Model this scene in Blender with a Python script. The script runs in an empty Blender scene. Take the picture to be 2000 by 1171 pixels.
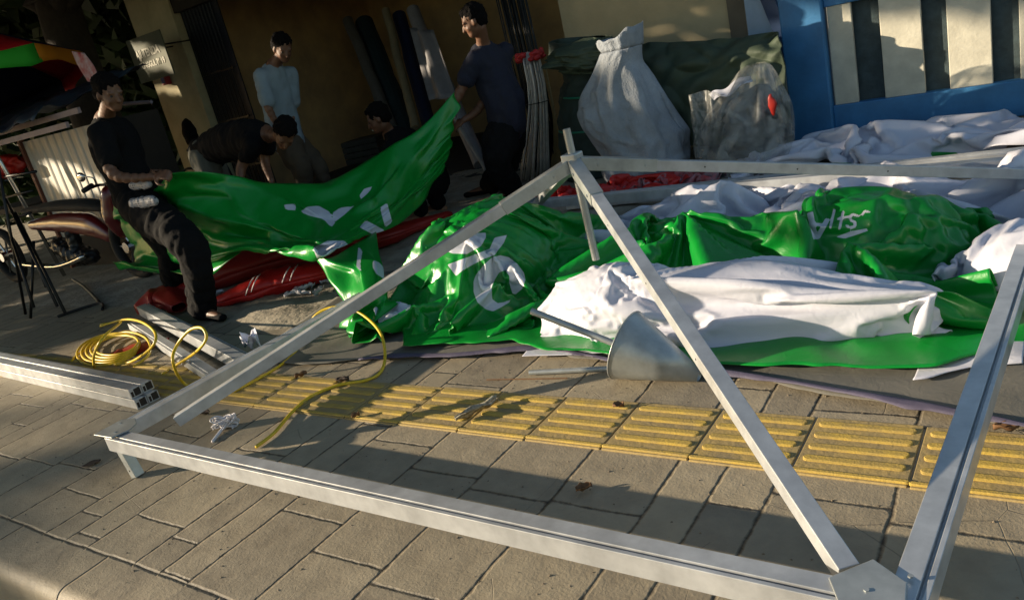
import bpy, bmesh, math, random
import numpy as np
from mathutils import Vector, Matrix, noise, geometry
R = math.radians
sc = bpy.context.scene
# ---------------------------------------------------------------- camera (calibrated from the paving and fence lines)
F_PX, CX, CY, CAM_H = 1545.0, 1000.0, 585.5, 1.3
RW = Matrix(((0.81292485, 0.0030938, 0.58236039), (0.53725081, 0.38194286, -0.75198485), (-0.22475488, 0.92418076, 0.3088287)))
cam = bpy.data.cameras.new('camera'); cam.sensor_width = 36; cam.lens = F_PX / 2000 * 36
cam.clip_end = 500; cam.clip_start = .05
camo = bpy.data.objects.new('camera', cam); sc.collection.objects.link(camo)
M4 = RW.to_4x4(); M4.translation = (0, 0, CAM_H); camo.matrix_world = M4
sc.camera = camo
# ---------------------------------------------------------------- world, sun, exposure
SUN_EL, SUN_AZ = 13.2, 28.0           # light travels along (cos az, sin az)
w = bpy.data.worlds.new('World'); sc.world = w; w.use_nodes = True
nt = w.node_tree; bg = nt.nodes['Background']
sky = nt.nodes.new('ShaderNodeTexSky'); sky.sky_type = 'NISHITA'; sky.sun_disc = False
sky.sun_elevation = R(SUN_EL); sky.sun_rotation = R(90 - (SUN_AZ + 180)); sky.air_density = 1.2; sky.dust_density = .6; sky.ozone_density = 1.5
nt.links.new(sky.outputs[0], bg.inputs[0]); bg.inputs[1].default_value = 0.085
sl = bpy.data.lights.new('sun', 'SUN'); sl.energy = 5.0; sl.angle = R(.5); sl.color = (1, .83, .6)
so = bpy.data.objects.new('sun', sl); sc.collection.objects.link(so)
SD = Vector((math.cos(R(SUN_EL)) * math.cos(R(SUN_AZ)), math.cos(R(SUN_EL)) * math.sin(R(SUN_AZ)), -math.sin(R(SUN_EL))))
so.rotation_euler = SD.to_track_quat('-Z', 'Y').to_euler()
sc.view_settings.view_transform = 'Standard'; sc.view_settings.look = 'None'
sc.view_settings.exposure = 0.9; sc.view_settings.gamma = 1
sc.cycles.max_bounces = 6; sc.cycles.diffuse_bounces = 3; sc.cycles.transparent_max_bounces = 8
# ---------------------------------------------------------------- helpers
def ray(px, py):
    return RW @ Vector((px - CX, -(py - CY), -F_PX)).normalized()
def at(px, py, z=None, y=None, x=None):
    """the point of the place seen at this pixel, on a given height z, depth y or x"""
    r = ray(px, py)
    if z is not None: t = (z - CAM_H) / r.z
    elif y is not None: t = y / r.y
    else: t = x / r.x
    return Vector((r.x * t, r.y * t, CAM_H + r.z * t))
RT = RW.transposed()
def pix(p):
    q = RT @ (Vector(p) - Vector((0, 0, CAM_H)))
    return CX + F_PX * q.x / -q.z, CY - F_PX * q.y / -q.z
def nz(x, y=0, z=0): return noise.noise(Vector((x, y, z)))
def link(o, parent=None):
    sc.collection.objects.link(o)
    if parent is not None: o.parent = parent
    return o
def tag(o, label=None, cat=None, group=None, kind=None):
    if label: o['label'] = label
    if cat: o['category'] = cat
    if group: o['group'] = group
    if kind: o['kind'] = kind
    return o
def thing(name, label, cat, loc=(0, 0, 0), group=None, rz=0):
    o = bpy.data.objects.new(name, None); o.empty_display_size = .1; link(o); o.location = loc; o.rotation_euler = (0, 0, rz)
    return tag(o, label, cat, group)
def finish(name, bm, mat, parent=None, smooth=False, world=True, bevel=0, sub=0):
    """bm holds WORLD coordinates; make them local to the parent's base"""
    me = bpy.data.meshes.new(name); bm.normal_update(); bm.to_mesh(me); bm.free()
    o = bpy.data.objects.new(name, me)
    for m in (mat if isinstance(mat, (list, tuple)) else [mat]): me.materials.append(m)
    if smooth:
        for p in me.polygons: p.use_smooth = True
    link(o)
    if parent is not None:
        o.parent = parent
        if world:
            pm = parent_mat(parent); me.transform(pm.inverted())
    if bevel:
        m = o.modifiers.new('bevel', 'BEVEL'); m.width = bevel; m.segments = 2; m.limit_method = 'ANGLE'; m.angle_limit = R(40)
    if sub:
        m = o.modifiers.new('sub', 'SUBSURF'); m.levels = sub; m.render_levels = sub
    return o
def parent_mat(p):
    m = Matrix.LocRotScale(p.location, p.rotation_euler, p.scale)
    return parent_mat(p.parent) @ m if p.parent else m
def box(bm, lo, hi, mat=None):
    vs = [bm.verts.new(Vector((x, y, z))) for z in (lo[2], hi[2]) for y in (lo[1], hi[1]) for x in (lo[0], hi[0])]
    if mat is not None:
        for v in vs: v.co = mat @ v.co
    for f in ((0, 2, 3, 1), (4, 5, 7, 6), (0, 1, 5, 4), (2, 6, 7, 3), (0, 4, 6, 2), (1, 3, 7, 5)): bm.faces.new([vs[i] for i in f])
    return vs
def prism(bm, poly, p, q, up=Vector((0, 0, 1)), cap=True):
    """extrude a cross-section [(a,b)] (a = sideways, b = up) from p to q"""
    p, q = Vector(p), Vector(q); d = (q - p).normalized(); side = d.cross(up).normalized(); u2 = side.cross(d).normalized()
    A = [bm.verts.new(p + side * a + u2 * b) for a, b in poly]; B = [bm.verts.new(q + side * a + u2 * b) for a, b in poly]
    n = len(poly)
    for i in range(n): bm.faces.new((A[i], A[(i + 1) % n], B[(i + 1) % n], B[i]))
    if cap: bm.faces.new(A[::-1]); bm.faces.new(B)
def tube(bm, pts, r, seg=8, cap=True, closed=False):
    pts = [Vector(p) for p in pts]; n = len(pts); rings = []
    rr = r if isinstance(r, (list, tuple)) else [r] * n
    prev = None
    for i, p in enumerate(pts):
        a = pts[(i - 1) % n] if (closed or i > 0) else p; b = pts[(i + 1) % n] if (closed or i < n - 1) else p
        t = (b - a).normalized() if (b - a).length > 1e-9 else Vector((0, 0, 1))
        if prev is None:
            prev = t.cross(Vector((0, 0, 1))) if abs(t.z) < .9 else t.cross(Vector((1, 0, 0)))
        nrm = (prev - t * prev.dot(t)).normalized(); prev = nrm; bn = t.cross(nrm)
        rings.append([bm.verts.new(p + (nrm * math.cos(k * 2 * math.pi / seg) + bn * math.sin(k * 2 * math.pi / seg)) * rr[i]) for k in range(seg)])
    for i in range(n if closed else n - 1):
        A, B = rings[i], rings[(i + 1) % n]
        for k in range(seg): bm.faces.new((A[k], A[(k + 1) % seg], B[(k + 1) % seg], B[k]))
    if cap and not closed: bm.faces.new(rings[0][::-1]); bm.faces.new(rings[-1])
def smoothline(pts, n=8):
    """Catmull-Rom through the points"""
    P = [Vector(p) for p in pts]; out = []
    for i in range(len(P) - 1):
        a, b, c, d = P[max(i - 1, 0)], P[i], P[i + 1], P[min(i + 2, len(P) - 1)]
        for k in range(n):
            t = k / n
            out.append(.5 * ((2 * b) + (c - a) * t + (2 * a - 5 * b + 4 * c - d) * t * t + (3 * b - a - 3 * c + d) * t ** 3))
    out.append(P[-1]); return out
def ball(bm, c, r, sub=2, mat=None):
    ret = bmesh.ops.create_icosphere(bm, subdivisions=sub, radius=1)
    rr = Vector(r) if not isinstance(r, (int, float)) else Vector((r, r, r))
    for v in ret['verts']:
        q = Vector((v.co.x * rr.x, v.co.y * rr.y, v.co.z * rr.z))
        v.co = (mat @ q if mat else q) + Vector(c)
    return ret['verts']
# ---------------------------------------------------------------- materials
def lin(c):
    return tuple((x / 12.92 if x <= .04045 else ((x + .055) / 1.055) ** 2.4) for x in c)
def mat(name, col, rough=.6, metal=0, var=.25, scale=6, col2=None, bump=.0, bscale=60, spec=.5, coat=0, stretch=None, trans=0, alpha=1):
    m = bpy.data.materials.new(name); m.use_nodes = True; nt = m.node_tree; N = nt.nodes; L = nt.links; b = N['Principled BSDF']
    b.inputs['Roughness'].default_value = rough; b.inputs['Metallic'].default_value = metal; b.inputs['Specular IOR Level'].default_value = spec
    b.inputs['Coat Weight'].default_value = coat; b.inputs['Coat Roughness'].default_value = .15
    if trans: b.inputs['Transmission Weight'].default_value = trans
    if alpha < 1: b.inputs['Alpha'].default_value = alpha
    tc = N.new('ShaderNodeTexCoord'); mp = N.new('ShaderNodeMapping'); L.new(tc.outputs['Object'], mp.inputs[0])
    if stretch: mp.inputs['Scale'].default_value = stretch
    n = N.new('ShaderNodeTexNoise'); n.inputs['Scale'].default_value = scale; n.inputs['Detail'].default_value = 6; n.inputs['Roughness'].default_value = .62
    L.new(mp.outputs[0], n.inputs[0])
    c2 = col2 or tuple(x * (1 - var) for x in col)
    r = N.new('ShaderNodeValToRGB'); r.color_ramp.elements[0].position = .32; r.color_ramp.elements[1].position = .68
    r.color_ramp.elements[0].color = (*c2, 1); r.color_ramp.elements[1].color = (*col, 1)
    L.new(n.outputs[0], r.inputs[0]); L.new(r.outputs[0], b.inputs['Base Color'])
    if bump:
        n2 = N.new('ShaderNodeTexNoise'); n2.inputs['Scale'].default_value = bscale; n2.inputs['Detail'].default_value = 4
        L.new(mp.outputs[0], n2.inputs[0])
        bp = N.new('ShaderNodeBump'); bp.inputs['Strength'].default_value = bump; bp.inputs['Distance'].default_value = .01
        L.new(n2.outputs[0], bp.inputs['Height']); L.new(bp.outputs[0], b.inputs['Normal'])
    mr = N.new('ShaderNodeMapRange'); mr.inputs[3].default_value = max(rough - .1, .02); mr.inputs[4].default_value = min(rough + .12, 1)
    L.new(n.outputs[0], mr.inputs[0]); L.new(mr.outputs[0], b.inputs['Roughness'])
    return m
MT = {}
MT['alu'] = mat('aluminium', (.58, .60, .62), .36, .45, .3, 11)
MT['galv'] = mat('galvanised_steel', (.44, .47, .47), .36, .5, .3, 13)
MT['dark_metal'] = mat('black_painted_metal', (.012, .012, .013), .4, .3, .4, 20)
MT['blue'] = mat('blue_paint', (.045, .21, .46), .5, 0, .3, 5, bump=.15, bscale=40)
MT['cream'] = mat('cream_paint', (.64, .61, .50), .55, 0, .25, 7, bump=.2, bscale=40)
MT['cream_wall'] = mat('cream_render', (.52, .43, .26), .85, 0, .2, 2.5, bump=.35, bscale=25)
MT['netting'] = mat('dark_netting', (.055, .085, .095), .8, 0, .5, 12, bump=.3, bscale=60)
MT['wood_dark'] = mat('dark_wood', (.03, .022, .015), .8, 0, .5, 8)
MT['black_cloth'] = mat('black_cloth', (.006, .006, .007), .9, 0, .35, 14, bump=.5, bscale=30, spec=.15)
MT['navy_cloth'] = mat('navy_cloth', (.008, .011, .03), .85, 0, .35, 14, bump=.5, bscale=30)
MT['skin'] = mat('brown_skin', (.15, .068, .036), .55, 0, .2, 18, bump=.1, bscale=90)
MT['hair'] = mat('black_hair', (.004, .003, .003), .8, 0, .4, 60, bump=.9, bscale=160, spec=.12)
MT['vinyl_red'] = mat('red_vinyl', (.50, .022, .012), .42, 0, .3, 5, bump=.4, bscale=9)
MT['yellow'] = mat('yellow_cable', (.72, .50, .02), .4, 0, .25, 9)
MT['white_plastic'] = mat('white_plastic', (.72, .70, .74), .4, 0, .25, 12)
MT['olive'] = mat('olive_canvas', (.045, .07, .035), .75, 0, .4, 6, bump=.5, bscale=22)
MT['purple'] = mat('purple_edging', (.17, .15, .27), .7, 0, .4, 12, bump=.4, bscale=60)
# the tarps fall and crumple in a cloth simulation
def gauss(x, y, cx, cy, sx, sy): return math.exp(-((x - cx) / sx) ** 2 - ((y - cy) / sy) ** 2)
TARP_RUNS = {   # grid, footprint, slack, seed, number of gathered points, their heights, solid lumps below, bending stiffness
    'white_heap': (92, 52, 3.1, 1.35, 1.5, 1.6, 3, 60, lambda x, y: .1 + .25 * gauss(x, y, -.1, .1, .7, .5) + .2 * gauss(x, y, 1.0, -.1, .5, .6) + .12 * gauss(x, y, -1, .2, .4, .4), [(.9, 0, .5, .4, .16), (-.1, .1, .5, .35, .15)], 1.5),
    'green_heap': (76, 48, 2.1, 1.15, 1.3, 1.3, 5, 26, lambda x, y: .08 + .28 * gauss(x, y, .45, .2, .4, .4) + .22 * gauss(x, y, -.5, .2, .4, .3), [(.45, .25, .4, .3, .24), (-.5, .2, .4, .25, .16)], 1.5),
    'green_bundle': (60, 66, 1.2, 1.4, 1.4, 1.4, 9, 24, lambda x, y: .08 + .42 * gauss(x, y, 0, .15, .4, .5), [(0, .1, .42, .52, .36)], 1.5),
    'white_back': (76, 36, 2.3, .85, 1.4, 1.4, 12, 32, lambda x, y: .1 + .2 * gauss(x, y, -.2, .1, .6, .4) + .22 * gauss(x, y, .85, 0, .3, .4), [(-.2, .05, .6, .25, .14), (.8, 0, .28, .25, .16)], 1.5),
    'red_cloth': (60, 24, 1.8, .5, 1.3, 1.3, 15, 20, lambda x, y: .08, [], 1.5),
    'white_roll': (84, 44, 1.5, .66, 1.07, 1.40, 22, 9, lambda x, y: .06 + .2 * math.exp(-(y / .2) ** 2), [(-.42, 0, .38, .20, .24), (.05, 0, .5, .19, .23), (.42, -.02, .34, .13, .15)], 4),
}
def upsample(a, k=2):
    """smooth (cubic) refinement of a grid of points"""
    for ax in (0, 1):
        for _ in range(k):
            a = np.swapaxes(a, 0, ax); n = a.shape[0]; p = np.concatenate([2 * a[:1] - a[1:2], a, 2 * a[-1:] - a[-2:-1]])
            mid = (-p[:-3] + 9 * p[1:-2] + 9 * p[2:-1] - p[3:]) / 16
            out = np.zeros((2 * n - 1,) + a.shape[1:]); out[0::2] = a; out[1::2] = mid; a = np.swapaxes(out, 0, ax)
    return a
CLOTH = {}
def banner_start():
    rows = [  # four rows of points: pixel x, pixel y, depth
     [(222, 400, 3.25), (330, 340, 2.98), (450, 342, 3.35), (560, 358, 3.7), (645, 352, 4.0), (730, 302, 4.35), (815, 252, 4.7), (888, 180, 5.05)],
     [(228, 440, 3.25), (322, 400, 3.05), (430, 405, 3.2), (540, 418, 3.35), (640, 425, 3.5), (735, 365, 3.95), (812, 308, 4.5), (882, 240, 4.98)],
     [(232, 478, 3.22), (312, 455, 3.1), (420, 462, 3.1), (530, 455, 3.15), (636, 485, 3.15), (712, 432, 3.7), (795, 368, 4.3), (872, 288, 4.9)],
     [(236, 508, 3.2), (310, 508, 3.1), (415, 500, 3.05), (530, 472, 3.05), (625, 498, 2.95), (700, 466, 3.4), (765, 436, 4.0), (860, 332, 4.8)]]
    B = upsample(np.array([[at(x, y, y=d)[:] for x, y, d in row] for row in rows]), 3); ny, nx, _ = B.shape
    for j in range(ny):
        for i in range(nx):
            u, v = i / (nx - 1) * 7, j / (ny - 1); w_ = min(1, v * 3 + .15)
            f_ = .06 * math.sin(v * 15 - u * 1.6 + 3 * nz(u * .8, v * 2)) + .025 * math.sin(v * 34 - u * 3 + 3 * nz(u, v * 2, 3)) + .07 * nz(u * .9 + 3, v * 2.4) + .03 * nz(u * 2.6, v * 5, 4)
            B[j, i] += np.array((.25, -1, .15)) * f_ * w_
    return B
def sack_start(prof, nx=52, ny=40, seed=0):
    """prof: (z, centre x, radius) from the ground up; a closed tube of cloth"""
    B = np.zeros((ny, nx, 3)); zs = [q[0] for q in prof]
    for j in range(ny):
        z = zs[-1] * j / (ny - 1); c_ = np.interp(z, zs, [q[1] for q in prof]); r_ = np.interp(z, zs, [q[2] for q in prof])
        for i in range(nx):
            a = i / nx * 2 * math.pi; rr = r_ * (1 + .10 * nz(math.cos(a) * 1.6 + seed, math.sin(a) * 1.6, z * 2.5) + .06 * nz(math.cos(a) * 5, math.sin(a) * 5 + seed, z * 8))
            B[j, i] = (c_ + math.cos(a) * rr, math.sin(a) * rr * .85, z + .02)
    return B
SOLID_RUNS = {   # cloth with a shape of its own: start points, slack, closed tube?, held rows or points, lumps inside
    'banner': (banner_start, 1.06, False, [(8, 0), (9, 0), (8, 1), (56, 0), (56, 1), (55, 0), (0, 0), (0, 6), (32, 0), (34, 24), (37, 24), (40, 24), (43, 22), (24, 0), (16, 0), (44, 0), (0, 24), (56, 18), (20, 24)], []),
    'sack': (lambda: sack_start([(0, 0, .30), (.12, .01, .34), (.32, .02, .345), (.6, -.10, .34), (.76, -.12, .30), (.88, -.08, .20), (1.0, -.01, .15)], seed=2), 1.2, True, 'top', [(.02, 0, .27, .29, .24, .27), (-.10, 0, .56, .28, .22, .24)]),
    'clear_bag': (lambda: sack_start([(0, 0, .30), (.15, .01, .345), (.35, .04, .335), (.52, .08, .29), (.66, .13, .17), (.72, .17, .06)], 48, 32, 7), 1.24, True, 'top', [(.0, 0, .22, .29, .24, .21), (.08, 0, .4, .18, .15, .15)]),
}
def add_solid_runs(made, bins, frames):
    for idx, (key, (start, slack, wrap, held, lumps)) in enumerate(SOLID_RUNS.items()):
        B = start(); ny, nx, _ = B.shape; oy = -14.0 - idx * 12.0; me = bpy.data.meshes.new('cloth_run')
        me.from_pydata((B * slack).reshape(-1, 3).tolist(), [], [(j * nx + i, j * nx + (i + 1) % nx, (j + 1) * nx + (i + 1) % nx, (j + 1) * nx + i) for j in range(ny - 1) for i in range(nx if wrap else nx - 1)])
        o = bpy.data.objects.new('cloth_run', me); sc.collection.objects.link(o); o.location = (0, oy, 0)
        o.shape_key_add(name='rest'); ks = o.shape_key_add(name='start'); ks.data.foreach_set('co', B.astype(np.float32).ravel()); ks.value = 1
        vg = o.vertex_groups.new(name='pin')
        ids = [(ny - 1) * nx + i for i in range(nx)] + [(ny - 2) * nx + i for i in range(nx)] if held == 'top' else [j * nx + i for i, j in held]
        if held == 'top': ids += list(range(0, nx, 2))
        vg.add(ids, 1.0, 'REPLACE')
        m = o.modifiers.new('cloth', 'CLOTH'); s = m.settings
        s.quality = 6; s.mass = .3; s.tension_stiffness = s.compression_stiffness = s.shear_stiffness = 25; s.bending_stiffness = .12 if key == 'banner' else .25
        s.tension_damping = s.compression_damping = 10; s.shear_damping = 8; s.bending_damping = .8; s.air_damping = 3
        s.rest_shape_key = me.shape_keys.key_blocks['rest']; s.vertex_group_mass = 'pin'; s.pin_stiffness = 4
        c = m.collision_settings; c.use_self_collision = True; c.self_distance_min = .008; c.distance_min = .008; c.collision_quality = 3; c.friction = c.self_friction = 10
        m.point_cache.frame_end = frames + 5
        for (cx_, cy_, cz_, ax, ay, az) in [(0, 0, 0, 0, 0, 0)] + lumps:
            bm = bmesh.new()
            if ax == 0: bmesh.ops.create_grid(bm, x_segments=2, y_segments=2, size=8 if key == 'banner' else 3)
            else:
                bmesh.ops.create_icosphere(bm, subdivisions=3, radius=1)
                for v in bm.verts: v.co = Vector((v.co.x * ax, v.co.y * ay, v.co.z * az)) * (1 + .12 * nz(v.co.x * 3, v.co.y * 3, v.co.z * 3))
            mm = bpy.data.meshes.new('cloth_floor'); bm.to_mesh(mm); bm.free(); g = bpy.data.objects.new('cloth_floor', mm); sc.collection.objects.link(g)
            g.location = (cx_, oy + cy_, cz_); g.modifiers.new('c', 'COLLISION'); g.collision.thickness_outer = .01; g.collision.cloth_friction = 30; bins.append(g)
        made.append((key, o, nx, ny, 1.0))
def crumple_tarps():
    K = 1.5; made = []; frames, rel = 72, 50; bins = []
    for idx, (key, (nx, ny, W, H, rx, ry, seed, npins, env, lumps, bend)) in enumerate(TARP_RUNS.items()):
        rnd = random.Random(seed); Wk, Hk = W * K, H * K; RWk, RHk = Wk * rx, Hk * ry; oy = idx * 12.0
        me = bpy.data.meshes.new('cloth_run')
        vs = [((i / (nx - 1) - .5) * RWk, (j / (ny - 1) - .5) * RHk, 0) for j in range(ny) for i in range(nx)]
        me.from_pydata(vs, [], [(j * nx + i, j * nx + i + 1, j * nx + i + nx + 1, j * nx + i + nx) for j in range(ny - 1) for i in range(nx - 1)])
        o = bpy.data.objects.new('cloth_run', me); sc.collection.objects.link(o); o.location = (0, oy, 0)
        rest = o.shape_key_add(name='rest'); ks = o.shape_key_add(name='start'); kt = o.shape_key_add(name='target')
        pins = []; tries = 0; gap = min(nx, ny) / math.sqrt(npins) * .6
        while len(pins) < npins and tries < 5000:
            tries += 1; c = (rnd.randrange(nx), rnd.randrange(ny))
            if all((c[0] - a) ** 2 + (c[1] - b) ** 2 > gap ** 2 for a, b in pins): pins.append(c)
        r2 = random.Random(seed + 1); jits = {p: (r2.uniform(-1, 1) * .1 * K, r2.uniform(-1, 1) * .1 * K, r2.uniform(0, 1)) for p in sorted(pins)}
        for j in range(ny):
            for i in range(nx):
                u, v = i / (nx - 1), j / (ny - 1)
                ks.data[j * nx + i].co = ((u - .5) * RWk, (v - .5) * RHk, .35 * K + nz(u * 6 + seed, v * 6) * .05 * K)
                x, y = (u - .5) * Wk, (v - .5) * Hk; q = Vector((x, y, env(x / K, y / K) * K))
                if (i, j) in jits: a, b, c = jits[(i, j)]; q.x += a; q.y += b; q.z *= .35 + .9 * c
                q.z = max(q.z, .02); kt.data[j * nx + i].co = q
        ks.value = 1; kt.value = 0; ks.keyframe_insert('value', frame=1); kt.keyframe_insert('value', frame=1)
        ks.value = 0; kt.value = 1; ks.keyframe_insert('value', frame=rel - 8); kt.keyframe_insert('value', frame=rel - 8)
        vg = o.vertex_groups.new(name='pin')
        for (i, j) in pins: vg.add([j * nx + i], 1.0, 'REPLACE')
        m = o.modifiers.new('cloth', 'CLOTH'); s = m.settings
        s.quality = 7; s.mass = .4; s.tension_stiffness = s.compression_stiffness = s.shear_stiffness = 30; s.bending_stiffness = bend
        s.tension_damping = s.compression_damping = 15; s.shear_damping = 10; s.bending_damping = 1.5; s.air_damping = 2
        s.rest_shape_key = me.shape_keys.key_blocks['rest']; s.vertex_group_mass = 'pin'
        s.pin_stiffness = 3; s.keyframe_insert('pin_stiffness', frame=rel); s.pin_stiffness = .02; s.keyframe_insert('pin_stiffness', frame=rel + 4)
        c = m.collision_settings; c.use_self_collision = True; c.self_distance_min = .012; c.distance_min = .008; c.collision_quality = 3; c.friction = c.self_friction = 10
        m.point_cache.frame_end = frames + 5
        for (cx_, cy_, ax, ay, az) in [(0, 0, 0, 0, 0)] + lumps:
            bm = bmesh.new()
            if ax == 0: bmesh.ops.create_grid(bm, x_segments=2, y_segments=2, size=5)
            else:
                bmesh.ops.create_icosphere(bm, subdivisions=3, radius=1)
                for v in bm.verts: v.co = Vector((v.co.x * ax * K, v.co.y * ay * K, v.co.z * az * K))
            mm = bpy.data.meshes.new('cloth_floor'); bm.to_mesh(mm); bm.free(); g = bpy.data.objects.new('cloth_floor', mm); sc.collection.objects.link(g)
            g.location = (cx_ * K, oy + cy_ * K, 0); g.modifiers.new('c', 'COLLISION'); g.collision.thickness_outer = .01; g.collision.cloth_friction = 30; bins.append(g)
        made.append((key, o, nx, ny, K))
    add_solid_runs(made, bins, frames)
    for f in range(1, frames + 1): sc.frame_set(f)
    dg = bpy.context.evaluated_depsgraph_get()
    for key, o, nx, ny, kk in made:
        em = o.evaluated_get(dg).to_mesh(); a = np.zeros(nx * ny * 3, np.float32); em.vertices.foreach_get('co', a); CLOTH[key] = a.reshape(ny, nx, 3).astype(float) / kk
    for key, o, nx, ny, kk in made: bpy.data.objects.remove(o)
    for g in bins: bpy.data.objects.remove(g)
    for me in list(bpy.data.meshes):
        if not me.users: bpy.data.meshes.remove(me)
    for ac in list(bpy.data.actions): bpy.data.actions.remove(ac)
    sc.frame_set(1)
crumple_tarps()
# ================================================================ THE SETTING
def paving_material():
    m = bpy.data.materials.new('stamped_concrete'); m.use_nodes = True; nt = m.node_tree; N = nt.nodes; L = nt.links; b = N['Principled BSDF']
    g = N.new('ShaderNodeNewGeometry')
    def mth(op, a, c=None, v=None):
        n = N.new('ShaderNodeMath'); n.operation = op
        for i, s in enumerate((a, c)):
            if s is None: continue
            if isinstance(s, (int, float)): n.inputs[i].default_value = s
            else: L.new(s, n.inputs[i])
        return n.outputs[0]
    def noi(scale, det=5, vec=None, rough=.6):
        n = N.new('ShaderNodeTexNoise'); n.inputs['Scale'].default_value = scale; n.inputs['Detail'].default_value = det; n.inputs['Roughness'].default_value = rough
        L.new(vec or g.outputs['Position'], n.inputs[0]); return n
    def rampc(src, p0, p1, c0, c1):
        r = N.new('ShaderNodeValToRGB'); e = r.color_ramp.elements; e[0].position = p0; e[1].position = p1; e[0].color = (*c0, 1); e[1].color = (*c1, 1)
        L.new(src, r.inputs[0]); return r.outputs[0]
    def mix(f, a, c, mode='MIX'):
        n = N.new('ShaderNodeMix'); n.data_type = 'RGBA'; n.blend_type = mode
        if isinstance(f, (int, float)): n.inputs[0].default_value = f
        else: L.new(f, n.inputs[0])
        for s, i in ((a, 6), (c, 7)):
            if isinstance(s, tuple): n.inputs[i].default_value = (*s, 1)
            else: L.new(s, n.inputs[i])
        return n.outputs[2]
    # warped position so the stamped joints wander a little
    wn = noi(2.6, 3); sub = N.new('ShaderNodeVectorMath'); sub.operation = 'SUBTRACT'; L.new(wn.outputs[1], sub.inputs[0]); sub.inputs[1].default_value = (.5, .5, .5)
    scl = N.new('ShaderNodeVectorMath'); scl.operation = 'SCALE'; L.new(sub.outputs[0], scl.inputs[0]); scl.inputs['Scale'].default_value = .032
    add = N.new('ShaderNodeVectorMath'); add.operation = 'ADD'; L.new(g.outputs['Position'], add.inputs[0]); L.new(scl.outputs[0], add.inputs[1])
    sep = N.new('ShaderNodeSeparateXYZ'); L.new(add.outputs[0], sep.inputs[0]); X, Y = sep.outputs[0], sep.outputs[1]
    # stones: rows of 0.15..0.3 m along X, lengths 0.44 m along Y, staggered per column
    cx = mth('DIVIDE', mth('ADD', X, 12.08), .30)
    col = mth('FLOOR', cx); fx = mth('FRACT', cx)
    wnz = N.new('ShaderNodeTexWhiteNoise'); wnz.noise_dimensions = '1D'; L.new(col, wnz.inputs['W'])
    half = mth('GREATER_THAN', wnz.outputs[0], .62)                      # some columns are split in two narrow ones
    fx2 = mth('FRACT', mth('MULTIPLY', fx, 2.0))
    dxa = mth('MULTIPLY', mth('MINIMUM', fx, mth('SUBTRACT', 1.0, fx)), .30)
    dxb = mth('MULTIPLY', mth('MINIMUM', fx2, mth('SUBTRACT', 1.0, fx2)), .15)
    dx = mth('MINIMUM', dxa, mth('ADD', dxb, mth('MULTIPLY', mth('SUBTRACT', 1.0, half), 1.0)))
    colid = mth('ADD', col, mth('MULTIPLY', mth('MULTIPLY', half, mth('FLOOR', mth('MULTIPLY', fx, 2.0))), .5))
    w2 = N.new('ShaderNodeTexWhiteNoise'); w2.noise_dimensions = '1D'; L.new(colid, w2.inputs['W'])
    cy = mth('ADD', mth('DIVIDE', Y, .46), mth('MULTIPLY', w2.outputs[0], 1.0))
    row = mth('FLOOR', cy); fy = mth('FRACT', cy)
    dy = mth('MULTIPLY', mth('MINIMUM', fy, mth('SUBTRACT', 1.0, fy)), .46)
    # rounded corner joint distance (smooth min)
    sm = N.new('ShaderNodeMath'); sm.operation = 'SMOOTH_MIN'; L.new(dx, sm.inputs[0]); L.new(mth('MULTIPLY', dy, 1.0), sm.inputs[1]); sm.inputs[2].default_value = .02
    fine = noi(34, 6)
    d = mth('ADD', sm.outputs[0], mth('MULTIPLY', mth('SUBTRACT', fine.outputs[0], .5), .016))
    # the groove beside the kerb
    gy = mth('ABSOLUTE', mth('SUBTRACT', Y, .937)); d = mth('MINIMUM', d, mth('ADD', mth('MULTIPLY', gy, .8), mth('MULTIPLY', mth('SUBTRACT', fine.outputs[0], .5), .006)))
    kerbzone = mth('LESS_THAN', Y, .937)
    d = mth('ADD', d, mth('MULTIPLY', mth('MULTIPLY', kerbzone, mth('GREATER_THAN', gy, .012)), .5))
    k3 = mth('FRACT', mth('DIVIDE', mth('ADD', X, 12.55), .62)); dk = mth('MULTIPLY', mth('MINIMUM', k3, mth('SUBTRACT', 1.0, k3)), .62)
    d = mth('MINIMUM', d, mth('ADD', dk, mth('MULTIPLY', mth('SUBTRACT', 1.0, kerbzone), 1.0)))
    joint = N.new('ShaderNodeMapRange'); L.new(d, joint.inputs[0]); joint.inputs[1].default_value = -.002; joint.inputs[2].default_value = .0085; joint.interpolation_type = 'SMOOTHSTEP'
    cid = N.new('ShaderNodeCombineXYZ'); L.new(colid, cid.inputs[0]); L.new(row, cid.inputs[1])
    w3 = N.new('ShaderNodeTexWhiteNoise'); w3.noise_dimensions = '2D'; L.new(cid.outputs[0], w3.inputs[0])
    big = noi(1.7, 5); med = noi(9, 7, rough=.7); tiny = noi(120, 4)
    base = rampc(big.outputs[0], .3, .7, (.20, .165, .11), (.37, .315, .215))
    base = mix(.55, base, rampc(med.outputs[0], .35, .68, (.12, .10, .07), (.43, .37, .26)))
    base = mix(.5, base, rampc(w3.outputs[0], 0, 1, (.20, .17, .13), (.41, .345, .24)))
    # dark pits and grime
    pits = rampc(noi(55, 5, rough=.75).outputs[0], .62, .70, (1, 1, 1), (.42, .38, .32))
    pm = mix(rampc(noi(3.1, 3).outputs[0], .48, .62, (0, 0, 0), (1, 1, 1)), (1, 1, 1), pits)
    base = mix(1.0, base, pm, 'MULTIPLY')
    # hairline cracks
    vor = N.new('ShaderNodeTexVoronoi'); vor.feature = 'DISTANCE_TO_EDGE'; vor.inputs['Scale'].default_value = 2.2; L.new(add.outputs[0], vor.inputs[0])
    ck = mth('ADD', vor.outputs[0], mth('MULTIPLY', mth('GREATER_THAN', noi(1.3, 2).outputs[0], .5), .1))
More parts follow.
